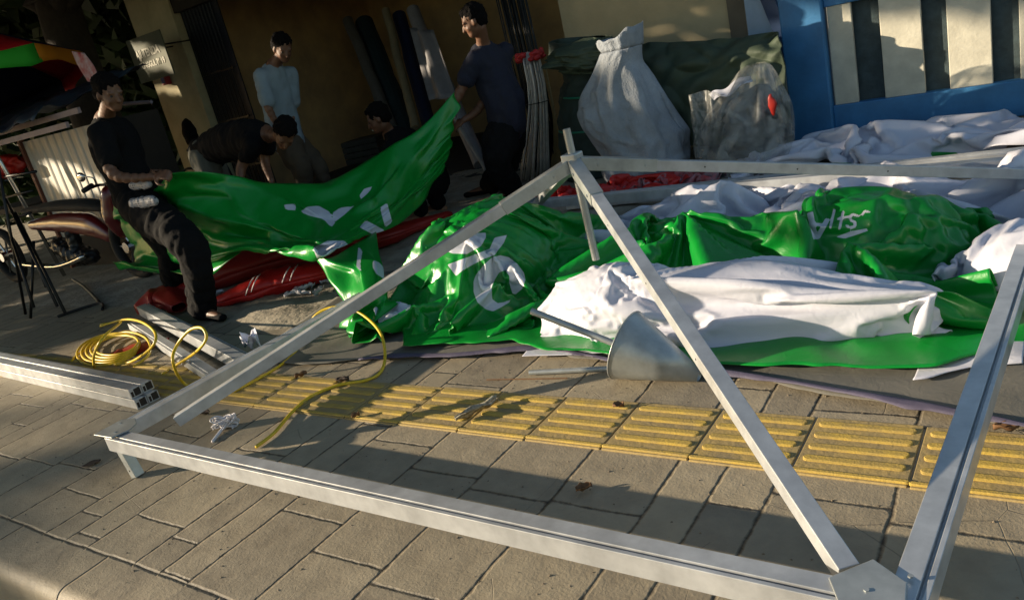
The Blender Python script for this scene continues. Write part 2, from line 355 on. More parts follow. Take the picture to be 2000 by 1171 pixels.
    crk = N.new('ShaderNodeMapRange'); L.new(ck, crk.inputs[0]); crk.inputs[1].default_value = 0; crk.inputs[2].default_value = .003
    base = mix(crk.outputs[0], mix(.5, base, (.06, .05, .04)), base)
    base = mix(joint.outputs[0], (.035, .028, .02), base)
    L.new(base, b.inputs['Base Color'])
    h = mth('ADD', mth('MULTIPLY', joint.outputs[0], .9), mth('ADD', mth('MULTIPLY', med.outputs[0], .55), mth('MULTIPLY', tiny.outputs[0], .16)))
    h = mth('ADD', h, mth('MULTIPLY', w3.outputs[0], .12)); h = mth('ADD', h, mth('MULTIPLY', crk.outputs[0], .12))
    bp = N.new('ShaderNodeBump'); bp.inputs['Distance'].default_value = .008; bp.inputs['Strength'].default_value = 1.0; L.new(h, bp.inputs['Height']); L.new(bp.outputs[0], b.inputs['Normal'])
    r = N.new('ShaderNodeMapRange'); L.new(med.outputs[0], r.inputs[0]); r.inputs[3].default_value = .5; r.inputs[4].default_value = .85; L.new(r.outputs[0], b.inputs['Roughness'])
    return m
PAVE = paving_material()
def sheet(name, x0, x1, ylist, zf, mat_, nx=2, label=None):
    bm = bmesh.new(); rows = []
    for (y, z) in ylist:
        rows.append([bm.verts.new((x0 + (x1 - x0) * i / (nx - 1), y, z + (zf(x0 + (x1 - x0) * i / (nx - 1), y) if zf else 0))) for i in range(nx)])
    for a, b in zip(rows[:-1], rows[1:]):
        for i in range(nx - 1): bm.faces.new((a[i], a[i + 1], b[i + 1], b[i]))
    o = finish(name, bm, mat_, smooth=True); tag(o, kind='structure'); return o
# pavement with a rounded kerb edge
prof = [(3.05, 0), (2.0, 0), (.95, 0), (.79, 0)]
for k in range(1, 9):
    a = k / 8 * math.pi / 2; prof.append((.79 - .05 * math.sin(a), -.05 + .05 * math.cos(a)))
prof += [(.735, -.16)]
sheet('pavement', -40, 30, prof, lambda x, y: 0, PAVE, 3)
road_m = mat('asphalt', (.06, .058, .055), .9, 0, .4, 30, bump=.6, bscale=150)
sheet('road', -60, 60, [(.85, -.155), (-60, -.155)], None, road_m)
dirt_m = mat('sandy_dirt', (.42, .37, .28), .95, 0, .55, 4.5, col2=(.20, .17, .125), bump=1.0, bscale=26)
def dz(x, y): return .012 * nz(x * 3, y * 3) + .006 * nz(x * 11, y * 11) + .004 - (.03 if y > 30 else 0)
ys = [3.05 + .09 * i for i in range(50)] + [9, 14, 60]
sheet('dirt_ground', -60, 40, [(y, 0.0) for y in ys], None, dirt_m, 2)
bm = bmesh.new(); rows = []
for j in range(130):
    row = []
    for i in range(241):
        x, y = -9 + 9.4 * i / 240, 2.45 + 4.5 * j / 129; e = min(1, max(0, (y - 2.62 - .10 * nz(x * 1.7) - max(0, -4.6 - x) * .5) / .25))
        z = -.012 + e * (.024 + .022 * nz(x * 1.9, y * 2.2) + .016 * nz(x * 6, y * 6) + .012 * abs(nz(x * 14, y * 14)) + .004 * nz(x * 33, y * 33))
        if y > 3.06: z = max(z, .002)
        row.append(bm.verts.new((x, y, z)))
    rows.append(row)
for a, b in zip(rows[:-1], rows[1:]):
    for i in range(240): bm.faces.new((a[i], a[i + 1], b[i + 1], b[i]))
o = finish('sandy_path', bm, dirt_m, smooth=True); tag(o, kind='structure')
# yellow guide tiles: one strip of the pavement
ty_m = mat('yellow_tile', (.42, .30, .10), .8, 0, .35, 9, col2=(.27, .21, .11), bump=.25, bscale=60)
tyb_m = mat('yellow_tile_bar', (.52, .36, .06), .75, 0, .3, 12, col2=(.34, .245, .08), bump=.2, bscale=150)
bm = bmesh.new(); bm2 = bmesh.new(); rnd = random.Random(4)
for k in range(-22, 6):
    x0 = -.356 + .3 * k; x1 = x0 + .3; yo = rnd.uniform(-.004, .004); zt = .006 + rnd.uniform(-.001, .001)
    box(bm, (x0 + .004, 1.885 + yo, -.01), (x1 - .004, 2.195 + yo, zt))
    for q in range(5):
        yb = 1.901 + yo + q * .0635; n = 8
        a, bb = x0 + .030, x1 - .030
        if q == 0: a, bb = x0 + .006, x1 - .006
        hw = .0155 if q else .008
        pts = [(a, yb - hw), (bb, yb - hw)] + [(bb + hw * .8 * math.sin(t * math.pi / 6), yb - hw * math.cos(t * math.pi / 6)) for t in range(1, 6)] + [(bb, yb + hw), (a, yb + hw)] + [(a - hw * .8 * math.sin(t * math.pi / 6), yb + hw * math.cos(t * math.pi / 6)) for t in range(1, 6)]
        cxm, cym = (a + bb) / 2, yb
        lo = [bm2.verts.new((p[0], p[1], zt - .001)) for p in pts]; mid = [bm2.verts.new((p[0], p[1], zt + .003)) for p in pts]
        hi = [bm2.verts.new((cxm + (p[0] - cxm) * .985, cym + (p[1] - cym) * .68, zt + .0055)) for p in pts]
        for A, B in ((lo, mid), (mid, hi)):
            for i in range(len(pts)): bm2.faces.new((A[i], A[(i + 1) % len(pts)], B[(i + 1) % len(pts)], B[i]))
        bm2.faces.new(hi)
o = finish('guide_tiles', bm, ty_m, bevel=.002); tag(o, kind='structure')
o2 = finish('guide_tile_bars', bm2, tyb_m); tag(o2, kind='structure')
# ================================================================ TENT ROOF FRAME
BP = [(0, 0), (-.066, 0), (-.066, .057), (-.055, .057), (-.055, .042), (-.046, .042), (-.046, .058), (0, .058)]   # a<0 is outward when going so that 'side' points inward
A_, B_, C_, D_ = Vector((-3.125, 1.335, .142)), Vector((-.285, 1.275, .142)), Vector((-.115, 4.45, .142)), Vector((-3.10, 4.50, .142))
fr = thing('pyramid_tent', 'silver aluminium pyramid tent roof frame lying on the pavement, nearest the camera', 'tent frame', (-1.65, 2.9, 0))
def base_beam(p, q, nm='base_beam', par=fr, matk='alu', prof=BP, flip=False):
    bm = bmesh.new(); pr = [(-a, b) for a, b in prof][::-1] if flip else prof
    prism(bm, pr, p, q); return finish(nm, bm, MT[matk], par, bevel=.0015)
ins = lambda p, q, d: (p + (q - p).normalized() * d, q - (q - p).normalized() * d)
for p, q in ((A_, B_), (B_, C_), (C_, D_), (D_, A_)):
    a, b = ins(p, q, .012)
    if p is B_: a = p - (q - p).normalized() * .095
    base_beam(a, b, flip=True)
AP = Vector((-1.69, 2.80, .795))
SQ = [(-.022, 0), (.022, 0), (.022, .045), (-.022, .045)]
SQ2 = [(-.0265, -.004), (.0265, -.004), (.0265, .0495), (-.0265, .0495)]
FA, FB = at(352, 824, z=.165), at(1655, 1124, z=.165)
for c, off in ((A_, FA - A_), (B_, FB - B_), (C_, (.115, -.30, 0)), (D_, (.05, -.06, 0))):
    foot = c + Vector((off[0], off[1], .012)); top = AP + Vector((0, 0, -.06))
    d = (top - foot).normalized()
    bm = bmesh.new(); prism(bm, SQ, foot, top - d * .10); hb = finish('hip_beam', bm, MT['alu'], fr, bevel=.002)
    bm = bmesh.new(); prism(bm, SQ2, top - d * .34, top - d * .02); finish('sleeve', bm, MT['galv'], fr, bevel=.002)
    sd_ = d.cross(Vector((0, 0, 1))).normalized()
    for f_ in (.55, .95, 1.35): bm = bmesh.new(); q_ = top - d * f_ + Vector((0, 0, .0225)) - sd_ * .0222; tube(bm, [q_, q_ - sd_ * .0006], .0035, 8); finish('rivet_hole', bm, MT['wood_dark'], fr)
    for f_ in (.30, .10):
        for s_ in (-1, 1): bm = bmesh.new(); q_ = top - d * f_ + sd_ * s_ * .0265 + Vector((0, 0, .022)); tube(bm, [q_, q_ + sd_ * s_ * .005], .006, 6); finish('bolt', bm, MT['galv'], fr)
bm = bmesh.new(); tube(bm, [(-1.675, 2.80, .335), (-1.69, 2.80, .90)], .0165, 14); finish('centre_pole', bm, MT['galv'], fr, smooth=False)
bm = bmesh.new(); box(bm, (-1.725, 2.765, .725), (-1.655, 2.835, .80)); finish('apex_hub', bm, MT['galv'], fr, bevel=.006)
bm = bmesh.new(); q0_, q1_ = A_.lerp(D_, .045), A_.lerp(D_, .075); box(bm, (-3.1262, q0_.y, .152), (-3.1242, q1_.y, .170)); finish('red_tape', bm, mat('red_tape', (.3, .02, .02), .5), fr)
# corners: folded plate on top, socket leg below
def corner(c, sx, sy, big=1.0, outline=None):
    bm = bmesh.new(); z = c.z + .0605
    pts = [(-.066, -.066), (.085 * big, -.064), (.115 * big, .0), (.08 * big, .06 * big), (0, .10 * big), (-.064, .07 * big)]
    xy = [(c.x + sx * a, c.y + sy * b) for a, b in pts]
    if outline: xy = [at(*q, z=z).xy[:] for q in outline]; pts = xy
    lo = [bm.verts.new((a, b, z)) for a, b in xy]; hi = [bm.verts.new((a, b, z + .005)) for a, b in xy]
    n = len(pts)
    for i in range(n): bm.faces.new((lo[i], lo[(i + 1) % n], hi[(i + 1) % n], hi[i]))
    bm.faces.new(hi); bm.faces.new(lo[::-1]); bmesh.ops.recalc_face_normals(bm, faces=bm.faces)
    cp = finish('corner_plate', bm, MT['galv'], fr, bevel=.002)
    for hx, hy in ((-.03, .03), (.035, -.03)): bm = bmesh.new(); tube(bm, [(c.x + sx * hx, c.y + sy * hy, z + .004), (c.x + sx * hx, c.y + sy * hy, z + .0075)], .0055, 6); finish('bolt', bm, MT['galv'], fr)
    bm = bmesh.new(); tube(bm, [(c.x + sx * .036, c.y + sy * -.018 - .0215, .035), (c.x + sx * .036, c.y + sy * -.018 - .0200, .035)], .004, 8); finish('bolt_hole', bm, MT['wood_dark'], fr)
    bm = bmesh.new(); prism(bm, [(-.02, -.02), (.02, -.02), (.02, .02), (-.02, .02)], (c.x + sx * .012, c.y + sy * -.02, .148), (c.x + sx * .045, c.y + sy * -.018, .002), up=Vector((0, 1, 0)))
    finish('socket_leg', bm, MT['galv'], fr, bevel=.002)
corner(B_, -1, 1, .85, [(1618, 1130), (1706, 1094), (1772, 1140), (1768, 1215), (1660, 1235)]); corner(C_, -1, -1); corner(D_, 1, -1); 
corner(A_, 1, 1, .8)
# a loose long beam lying behind the frame
t = thing('loose_beam', 'long pale aluminium beam lying behind the tent frame, in front of the red cloth and grey sack', 'aluminium beam', (-1.4, 4.75, 0))
bm = bmesh.new(); prism(bm, [(-.035, 0), (.035, 0), (.035, .075), (.02, .075), (.02, .07), (.014, .07), (.014, .085), (-.035, .085)][::-1], (-3.05, 4.86, .03), (.6, 4.98, .05)); finish('beam', bm, MT['alu'], t, bevel=.002)
# ================================================================ BLUE FENCE
fy = 6.35
f = thing('picket_fence', 'blue fence with broad cream slats behind the heap of white tarps', 'fence', (-.8, fy, 0))
def fbox(nm, x0, x1, y0, y1, z0, z1, m, bev=.008, par=f):
    bm = bmesh.new(); box(bm, (x0, y0, z0), (x1, y1, z1)); return finish(nm, bm, MT[m], par, bevel=bev)
px = lambda X, Yp, y=fy: at(X, Yp, y=y)
xpl, xpr = px(1528, 60).x, px(1612, 60).x
fbox('post', xpl, xpr, fy - .05, fy + .1, 0, 2.3, 'blue', .012)
fbox('bottom_rail', xpr, 2.2, fy, fy + .1, .02, .262, 'blue')
fbox('top_rail', xpr, 2.2, fy + .003, fy + .1, .975, 1.2, 'blue')
sx = px(1612, 110).x + .005
for (a, b) in ((1622, 1668), (1722, 1802), (1852, 1937), (1992, 2080)):
    xa, xb = px(a, 110).x, px(b, 110 - .16 * (b - a)).x
    fbox('slat', xa, xb, fy + .02, fy + .06, .262, .975, 'cream', .005)
xs = px(1992, 90).x + .46
while xs < 2.0: fbox('slat', xs, xs + .26, fy + .02, fy + .06, .262, .975, 'cream', .005); xs += .45
fbox('backing_sheet', xpr + .01, 2.2, fy + .085, fy + .095, .262, .975, 'netting', 0)
# brace between the fence post and the wall
t = thing('gate_leaf', 'pale blue panel with a dark brace between the cream wall and the blue fence post', 'gate')
t.location = (-1.95, 6.6, 0)
bm = bmesh.new(); box(bm, (px(1457, 30, 6.62).x, 6.62, 0), (xpl - .004, 6.66, 2.2)); finish('panel', bm, mat('pale_blue_paint', (.34, .46, .62), .5, 0, .2, 6), t)
bm = bmesh.new(); prism(bm, [(-.05, -.02), (.05, -.02), (.05, .02), (-.05, .02)], px(1488, -30, 6.57), px(1545, 110, 6.57), up=Vector((0, 1, 0))); finish('brace', bm, mat('dark_blue_paint', (.01, .04, .12), .5), t)
# cream wall
t = thing('cream_wall', 'cream rendered wall behind the olive tarps and grey sack', 'wall', (-2.9, 6.6, 0))
bm = bmesh.new(); box(bm, (-3.86, 6.70, 0), (px(1424, 30, 6.7).x, 6.95, 3.4)); finish('wall', bm, MT['cream_wall'], t)
bm = bmesh.new(); box(bm, (px(1424, 30, 6.7).x + .002, 6.67, 0), (px(1458, 30, 6.7).x, 6.95, 3.4)); finish('pilaster', bm, mat('grey_brown_render', (.17, .14, .10), .85), t)

# grit and crumbs of dirt strewn over the paving
rs_g = np.random.RandomState(33); n_g = 2600; gx = rs_g.uniform(-6, .4, n_g); gy = rs_g.uniform(.85, 2.9, n_g); keep = rs_g.uniform(size=n_g) < np.clip(.25 + .6 * ((gy - .9) / 2) + .5 * np.array([nz(a * 1.3, b * 1.3, 2) for a, b in zip(gx, gy)]), 0, 1)
vs_g, fs_g = [], []
for x, y in zip(gx[keep], gy[keep]):
    r = rs_g.uniform(.0012, .0042); b0 = len(vs_g); a = rs_g.uniform(0, 6.28)
    for k in range(5): vs_g.append((x + r * math.cos(a + k * 1.257) * rs_g.uniform(.6, 1.5), y + r * math.sin(a + k * 1.257) * rs_g.uniform(.6, 1.5), .0005))
    vs_g.append((x, y, r * rs_g.uniform(.5, 1.1) + .001))
    fs_g += [(b0 + k, b0 + (k + 1) % 5, b0 + 5) for k in range(5)]
me = bpy.data.meshes.new('grit'); me.from_pydata(vs_g, [], fs_g); me.materials.append(mat('grit', (.30, .24, .17), .95, 0, .7, 60, col2=(.05, .04, .03)))
tag(link(bpy.data.objects.new('grit', me)), 'fine grit and crumbs of dirt strewn over the paving', 'grit', kind='stuff')
# ================================================================ TARPS
def load_cloth(key): return CLOTH[key].copy()
def project(P):
    """where each point of a sheet falls in the photograph, to know which print it carries"""
    Q = (P - np.array([0, 0, CAM_H])) @ np.array(RW)
    return CX + F_PX * Q[..., 0] / -Q[..., 2], CY - F_PX * Q[..., 1] / -Q[..., 2]
def seg_dist(X, Y, a, b):
    ax, ay = a; bx, by = b; dx, dy = bx - ax, by - ay; L2 = dx * dx + dy * dy + 1e-9
    t = np.clip(((X - ax) * dx + (Y - ay) * dy) / L2, 0, 1); return np.hypot(X - ax - t * dx, Y - ay - t * dy)
def poly_sdf(X, Y, poly):
    d = np.full(X.shape, 1e9); ins = np.zeros(X.shape, bool); n = len(poly)
    for i in range(n):
        a, b = poly[i], poly[(i + 1) % n]; d = np.minimum(d, seg_dist(X, Y, a, b))
        c = ((a[1] > Y) != (b[1] > Y)) & (X < (b[0] - a[0]) * (Y - a[1]) / (b[1] - a[1] + 1e-12) + a[0]); ins ^= c
    return np.where(ins, d, -d)
def ink_field(X, Y, marks):
    s = np.full(X.shape, -50.0)
    for kind, pts, *wd in marks:
        if kind == 'poly': s = np.maximum(s, poly_sdf(X, Y, pts))
        elif kind == 'hole': s = np.minimum(s, -poly_sdf(X, Y, pts))
        else:
            d = np.full(X.shape, 1e9)
            for a, b in zip(pts[:-1], pts[1:]): d = np.minimum(d, seg_dist(X, Y, a, b))
            s = np.maximum(s, wd[0] - d)
    return np.clip(s / 6, -1, 1)
def vinyl(name, col, ink=None, rough=.22, spec=.6, transl=.2, var=.12):
    m = bpy.data.materials.new(name); m.use_nodes = True; nt = m.node_tree; N = nt.nodes; L = nt.links; b = N['Principled BSDF']; out = N['Material Output']
    tc = N.new('ShaderNodeTexCoord')
    n = N.new('ShaderNodeTexNoise'); n.inputs['Scale'].default_value = 4; n.inputs['Detail'].default_value = 6; L.new(tc.outputs['Object'], n.inputs[0])
    mx = N.new('ShaderNodeMix'); mx.data_type = 'RGBA'; mx.inputs[6].default_value = (*[c * (1 - var) for c in col], 1); mx.inputs[7].default_value = (*col, 1); L.new(n.outputs[0], mx.inputs[0]); src = mx.outputs[2]
    if ink:
        at_ = N.new('ShaderNodeAttribute'); at_.attribute_name = 'ink'
        mr = N.new('ShaderNodeMapRange'); mr.inputs[1].default_value = -.05; mr.inputs[2].default_value = .05; L.new(at_.outputs['Fac'], mr.inputs[0])
        m2 = N.new('ShaderNodeMix'); m2.data_type = 'RGBA'; m2.inputs[7].default_value = (*ink, 1); L.new(mr.outputs[0], m2.inputs[0]); L.new(src, m2.inputs[6]); src = m2.outputs[2]
    # scuffs
    n3 = N.new('ShaderNodeTexNoise'); n3.inputs['Scale'].default_value = 26; n3.inputs['Detail'].default_value = 8; n3.inputs['Roughness'].default_value = .8; L.new(tc.outputs['Object'], n3.inputs[0])
    rp = N.new('ShaderNodeMapRange'); rp.inputs[1].default_value = .60; rp.inputs[2].default_value = .74; rp.inputs[4].default_value = .22; L.new(n3.outputs[0], rp.inputs[0])
    m3 = N.new('ShaderNodeMix'); m3.data_type = 'RGBA'; m3.inputs[7].default_value = (.16, .14, .10, 1); L.new(rp.outputs[0], m3.inputs[0]); L.new(src, m3.inputs[6]); src = m3.outputs[2]
    L.new(src, b.inputs['Base Color'])
    rr = N.new('ShaderNodeMapRange'); rr.inputs[3].default_value = rough; rr.inputs[4].default_value = rough + .2; L.new(n3.outputs[0], rr.inputs[0]); L.new(rr.outputs[0], b.inputs['Roughness'])
    b.inputs['Specular IOR Level'].default_value = spec
    n2 = N.new('ShaderNodeTexNoise'); n2.inputs['Scale'].default_value = 11; n2.inputs['Detail'].default_value = 3; n2.inputs['Distortion'].default_value = .8; L.new(tc.outputs['Object'], n2.inputs[0])
    vo = N.new('ShaderNodeTexVoronoi'); vo.inputs['Scale'].default_value = 9; L.new(n2.outputs[1], vo.inputs[0]); vo.inputs['Scale'].default_value = 7
    ad = N.new('ShaderNodeMath'); ad.operation = 'MULTIPLY_ADD'; ad.inputs[1].default_value = .35; L.new(vo.outputs[0], ad.inputs[0]); L.new(n2.outputs[0], ad.inputs[2])
    bp = N.new('ShaderNodeBump'); bp.inputs['Strength'].default_value = .10; bp.inputs['Distance'].default_value = .02; L.new(ad.outputs[0], bp.inputs['Height']); L.new(bp.outputs[0], b.inputs['Normal'])
    if transl:
        tr = N.new('ShaderNodeBsdfTranslucent'); L.new(src, tr.inputs[0]); mxs = N.new('ShaderNodeMixShader'); mxs.inputs[0].default_value = transl
        L.new(b.outputs[0], mxs.inputs[1]); L.new(tr.outputs[0], mxs.inputs[2]); L.new(mxs.outputs[0], out.inputs[0])
    return m
WHITE, GREEN = (.72, .73, .83), (.004, .30, .034)
V = {'green': vinyl('green_vinyl', GREEN, (.70, .72, .80), .23), 'white': vinyl('white_vinyl', WHITE, GREEN, .26, var=.05), 'red': vinyl('red_tarp', (.66, .02, .016), (.7, .6, .55), .35),
     'grey': vinyl('grey_tarp', (.24, .23, .20), None, .6, .3, var=.4)}
def sheet_obj(name, P, m, marks=None, parent=None, thick=.0025):
    ny, nx, _ = P.shape
    fs = [(j * nx + i, j * nx + i + 1, (j + 1) * nx + i + 1, (j + 1) * nx + i) for j in range(ny - 1) for i in range(nx - 1)]
    pm = parent_mat(parent).inverted() if parent is not None else None
    Pl = P
    if pm is not None: Pl = P - np.array(parent.location)
    me = bpy.data.meshes.new(name); me.from_pydata(Pl.reshape(-1, 3).tolist(), [], fs)
    for p in me.polygons: p.use_smooth = True
    me.materials.append(m)
    if marks is not None:
        X, Y = project(P); s = ink_field(X, Y, marks)
        a = me.attributes.new('ink', 'FLOAT', 'POINT'); a.data.foreach_set('value', s.ravel().astype(np.float32))
    else:
        a = me.attributes.new('ink', 'FLOAT', 'POINT'); a.data.foreach_set('value', np.full(nx * ny, -1, np.float32))
    o = link(bpy.data.objects.new(name, me), parent)
    if thick:
        md = o.modifiers.new('thick', 'SOLIDIFY'); md.thickness = thick; md.offset = 0
    return o
def place(key, cx, cy, rot=0, sx=1, sy=1, sz=1, k=1, flip=False, lift=0.0, warp=None):
    a = load_cloth(key)
    if flip: a = a * np.array([-1, 1, 1])
    a = a * np.array([sx, sy, sz]); c, s = math.cos(R(rot)), math.sin(R(rot))
    b = np.stack([a[..., 0] * c - a[..., 1] * s + cx, a[..., 0] * s + a[..., 1] * c + cy, a[..., 2] + lift], -1)
    if warp: b = warp(b)
    return upsample(b, k)
# grey ground tarp with purple edging, under everything
def flat_grid(poly_front, poly_back, nx, ny, z, amp=.01, seed=0):
    """sheet between two polylines [(x,y)]"""
    def samp(pl, t):
        d = [0]; 
        for a, b in zip(pl[:-1], pl[1:]): d.append(d[-1] + math.dist(a, b))
        s = t * d[-1]
        for i in range(len(pl) - 1):
            if s <= d[i + 1] or i == len(pl) - 2:
                q = (s - d[i]) / (d[i + 1] - d[i]); return (pl[i][0] + (pl[i + 1][0] - pl[i][0]) * q, pl[i][1] + (pl[i + 1][1] - pl[i][1]) * q)
    P = np.zeros((ny, nx, 3))
    for i in range(nx):
        f_, b_ = samp(poly_front, i / (nx - 1)), samp(poly_back, i / (nx - 1))
        for j in range(ny):
            t = j / (ny - 1); x = f_[0] + (b_[0] - f_[0]) * t; y = f_[1] + (b_[1] - f_[1]) * t
            e = min(1, 6 * min(t, 1 - t) + .15); y += .035 * nz(x * 4.3 + seed, 1.5) * max(0, 1 - 6 * t) + .015 * nz(x * 13 + seed, 2.5) * max(0, 1 - 6 * t)
            P[j, i] = (x, y, z + amp * (.6 + e * (nz(x * 3 + seed, y * 3) + .5 * nz(x * 8, y * 8 + seed))))
    return P
tg = thing('ground_tarp', 'dusty grey ground tarp with purple edging, spread under the green and white tarps', 'tarp', (-1.5, 3.2, 0))
fr_ = [at(x, y, z=0).xy[:] for x, y in ((470, 712), (560, 716), (660, 712), (760, 704), (880, 698), (1050, 690))] + [(-1.5, 2.5), (-.95, 2.43)] + [at(x, y, z=0).xy[:] for x, y in ((1600, 772), (1800, 806), (2000, 842))] + [(.6, 2.1)]
bk_ = [(-3.9, 3.6), (-3.0, 3.9), (-2, 4), (-1, 4), (.6, 4)]
sheet_obj('grey_sheet', flat_grid(fr_, bk_, 160, 60, .008, .012), V['grey'], parent=tg)
pe = [at(x, y, z=.01).xy[:] for x, y in ((700, 712), (760, 705), (880, 699), (1050, 689))] + [(-1.5, 2.47), (-.98, 2.40)] + [at(x, y, z=.01).xy[:] for x, y in ((1600, 772), (1800, 806), (2000, 842))] + [(.6, 2.08)]
pb_ = [(x, y + .035 + .02 * math.sin(x * 9)) for x, y in pe]
Pp = flat_grid(pe, pb_, 200, 6, .022, .008, 3); Pp[..., 2] += np.sin(np.linspace(0, math.pi, 6))[:, None] * .006
sheet_obj('purple_hem', Pp, vinyl('purple_vinyl', (.13, .115, .19), None, .6, var=.5), parent=tg)
# flat green sheet under the bundles (front hem shows as a thin green edge)
gp = [at(x, y, z=0).xy[:] for x, y in ((790, 690), (900, 684), (1000, 682), (1080, 700), (1300, 722), (1500, 734), (1700, 738), (1830, 732), (1990, 690))] + [(.5, 2.75)]
gb = [(-3.5, 3.5), (-3, 3.9), (-2, 3.9), (-1, 3.9), (.4, 3.8)]
P = flat_grid(gp, gb, 200, 60, .024, .028, 7)
o = sheet_obj('green_tarp', P, V['green']); tag(o, 'flat green vinyl tarp, its hem in front of the rolled white tarp', 'tarp')
gw = [at(x, y, z=0).xy[:] for x, y in ((1790, 741), (1830, 738), (1870, 730), (1900, 722), (2000, 716))]
P = flat_grid([(x, y - .05) for x, y in gw], [(x, y + .12) for x, y in gw], 60, 8, .02, .02, 9)
o = sheet_obj('white_strip', P, V['white']); tag(o, 'narrow white vinyl strip poking out under the flat green hem', 'tarp')
# green crumpled heap, right of centre
GM = [('poly', [(1576, 416), (1588, 413), (1598, 466), (1588, 468)]), ('poly', [(1590, 466), (1600, 468), (1622, 428), (1612, 426)]), ('line', [(1583, 437), (1612, 440)], 3.0),
      ('line', [(1622, 444), (1630, 410)], 2.6), ('line', [(1640, 446), (1647, 414)], 2.7), ('line', [(1636, 428), (1654, 424)], 2.3),
      ('line', [(1676, 422), (1666, 419), (1659, 424), (1663, 431), (1670, 434), (1671, 441), (1662, 445), (1654, 441)], 2.7), ('line', [(1684, 420), (1690, 412), (1698, 414)], 2.3), ('poly', [(1632, 463), (1660, 452), (1694, 446), (1696, 451), (1650, 466)])]
P = place('green_heap', -1.22, 3.40, rot=-6, sx=1.0, sy=.86, sz=1.2, k=2, lift=.02)
o = sheet_obj('crumpled_green_tarp', P, V['green'], GM); tag(o, 'glossy crumpled green vinyl tarp with small upside-down white lettering, heaped against the white tarps', 'tarp')
# white crumpled heap
P = place('white_heap', -.72, 4.02, rot=-3, sx=1.02, sy=.80, sz=.92, k=1, lift=.01)
o = sheet_obj('crumpled_white_tarp', P, V['white']); tag(o, 'big crumpled white vinyl tarp heaped between the green tarp and the long loose beam', 'tarp')
P = place('green_heap', .15, 3.40, rot=160, sx=.55, sy=.8, sz=.85, k=1, lift=.01)
o = sheet_obj('folded_white_tarp', P, V['white']); tag(o, 'folded white tarp end at the right edge, beside the green heap', 'tarp')
# white rolled tarp in front
P = place('white_roll', -1.15, 2.86, rot=3, sx=1.06, sy=.92, sz=1.12, k=2, lift=.012)
o = sheet_obj('rolled_white_tarp', P, V['white']); tag(o, 'long loosely rolled white vinyl tarp lying in front, behind the metal cone', 'tarp')
# green bundle with big white letters
BM = [('poly', [(867, 488), (908, 457), (949, 454), (949, 464), (939, 481), (912, 496), (884, 495)]),
      ('poly', [(874, 517), (956, 486), (966, 464), (990, 459), (984, 474), (966, 498), (946, 505), (905, 527), (891, 539)]),
      ('poly', [(925, 549), (930, 536), (943, 519), (960, 503), (977, 498), (994, 502), (1011, 515), (1023, 532), (1026, 546), (1021, 563), (1007, 575), (1001, 573), (995, 553), (995, 539), (987, 527), (975, 532), (966, 546), (960, 563), (961, 584), (972, 592), (984, 590), (997, 584), (995, 590), (977, 601), (963, 608), (949, 604), (932, 590), (925, 570)])]
P = place('green_bundle', -2.72, 3.36, rot=12, sx=.98, sy=1.02, sz=1.15, k=2, lift=.02)
o = sheet_obj('bundled_green_tarp', P, V['green'], BM); tag(o, 'bundled green tarp printed with large white letters, under the tent frame', 'tarp')
# white heap by the fence
WB = [('poly', [(1600, 318), (1665, 318), (1650, 330), (1590, 330)]), ('poly', [(1815, 296), (1872, 298), (1862, 320), (1830, 322)])]
P = place('white_back', -.82, 5.60, rot=-2, sx=1.02, sy=.95, sz=.90, k=1, lift=.01)
o = sheet_obj('pile_of_white_tarps', P, V['white'], WB); tag(o, 'crumpled white tarps with green patches piled against the blue fence', 'tarp')
# red cloth behind the frame
RMK = []
P = place('red_cloth', -3.0, 5.25, rot=0, sx=.80, sy=.75, sz=1.0, k=1, lift=.01)
o = sheet_obj('red_cloth_sheet', P, V['red'], RMK); tag(o, 'crumpled red cloth on the ground in front of the grey sack', 'cloth')
# ================================================================ TREES, some added out of view to throw the broken shade
LEAF = mat('leaves', (.045, .085, .02), .6, 0, .6, 3, col2=(.02, .035, .012))
BARK = mat('bark', (.05, .04, .03), .95, 0, .5, 9, bump=1, bscale=20)
def row_dot(a, b): return (a[:, 0] * b[:, 0] + a[:, 1] * b[:, 1] + a[:, 2] * b[:, 2])[:, None]
def unit_rows(a): return a / np.sqrt(row_dot(a, a))
def leaf_mesh(name, P, size, rs, parent, material=None, ratio=.55):
    n = len(P); tip = unit_rows(rs.normal(size=(n, 3)))
    side = rs.normal(size=(n, 3)); side = unit_rows(side - tip * row_dot(side, tip))
    s = size * rs.uniform(.6, 1.3, n)[:, None]
    a, b = tip * s, side * s * ratio
    corners = np.stack([P - a, P - b + a * .1, P + a, P + b + a * .1], 1).reshape(-1, 3) - np.array(parent.location)
    me = bpy.data.meshes.new(name)
    me.from_pydata(corners.tolist(), [], [(4 * i, 4 * i + 1, 4 * i + 2, 4 * i + 3) for i in range(n)]); me.materials.append(material or LEAF)
    return link(bpy.data.objects.new(name, me), parent)
U_AL = np.array([math.cos(R(SUN_AZ)), math.sin(R(SUN_AZ)), 0]); U_S = np.array([-math.sin(R(SUN_AZ)), math.cos(R(SUN_AZ)), 0]); TEL = math.tan(R(SUN_EL))
def sc_of(p):
    p = np.array(p); return p @ U_S, p[2] + TEL * (p @ U_AL)
HOLES = []   # (s, c, rs, rc) windows cut in the added foliage so sun reaches chosen spots
def hole(p, rs_, rc_): s, c = sc_of(p); HOLES.append((s, c, rs_, rc_))
hole(at(1115, 5, y=6.7), .38, .34); hole(at(1085, 95, y=6.7), .12, .10); hole(at(1412, 20, y=6.7), .06, .4)
hole(at(1570, 75, y=6.35), .22, .14); hole(at(1745, 40, y=6.35), .22, .42); hole(at(1895, 60, y=6.35), .24, .52); hole(at(1980, 195, y=6.35), .34, .14); hole(at(2080, 60, y=6.35), .34, .6)
hole(at(1652, 60, y=6.35), .07, .25)
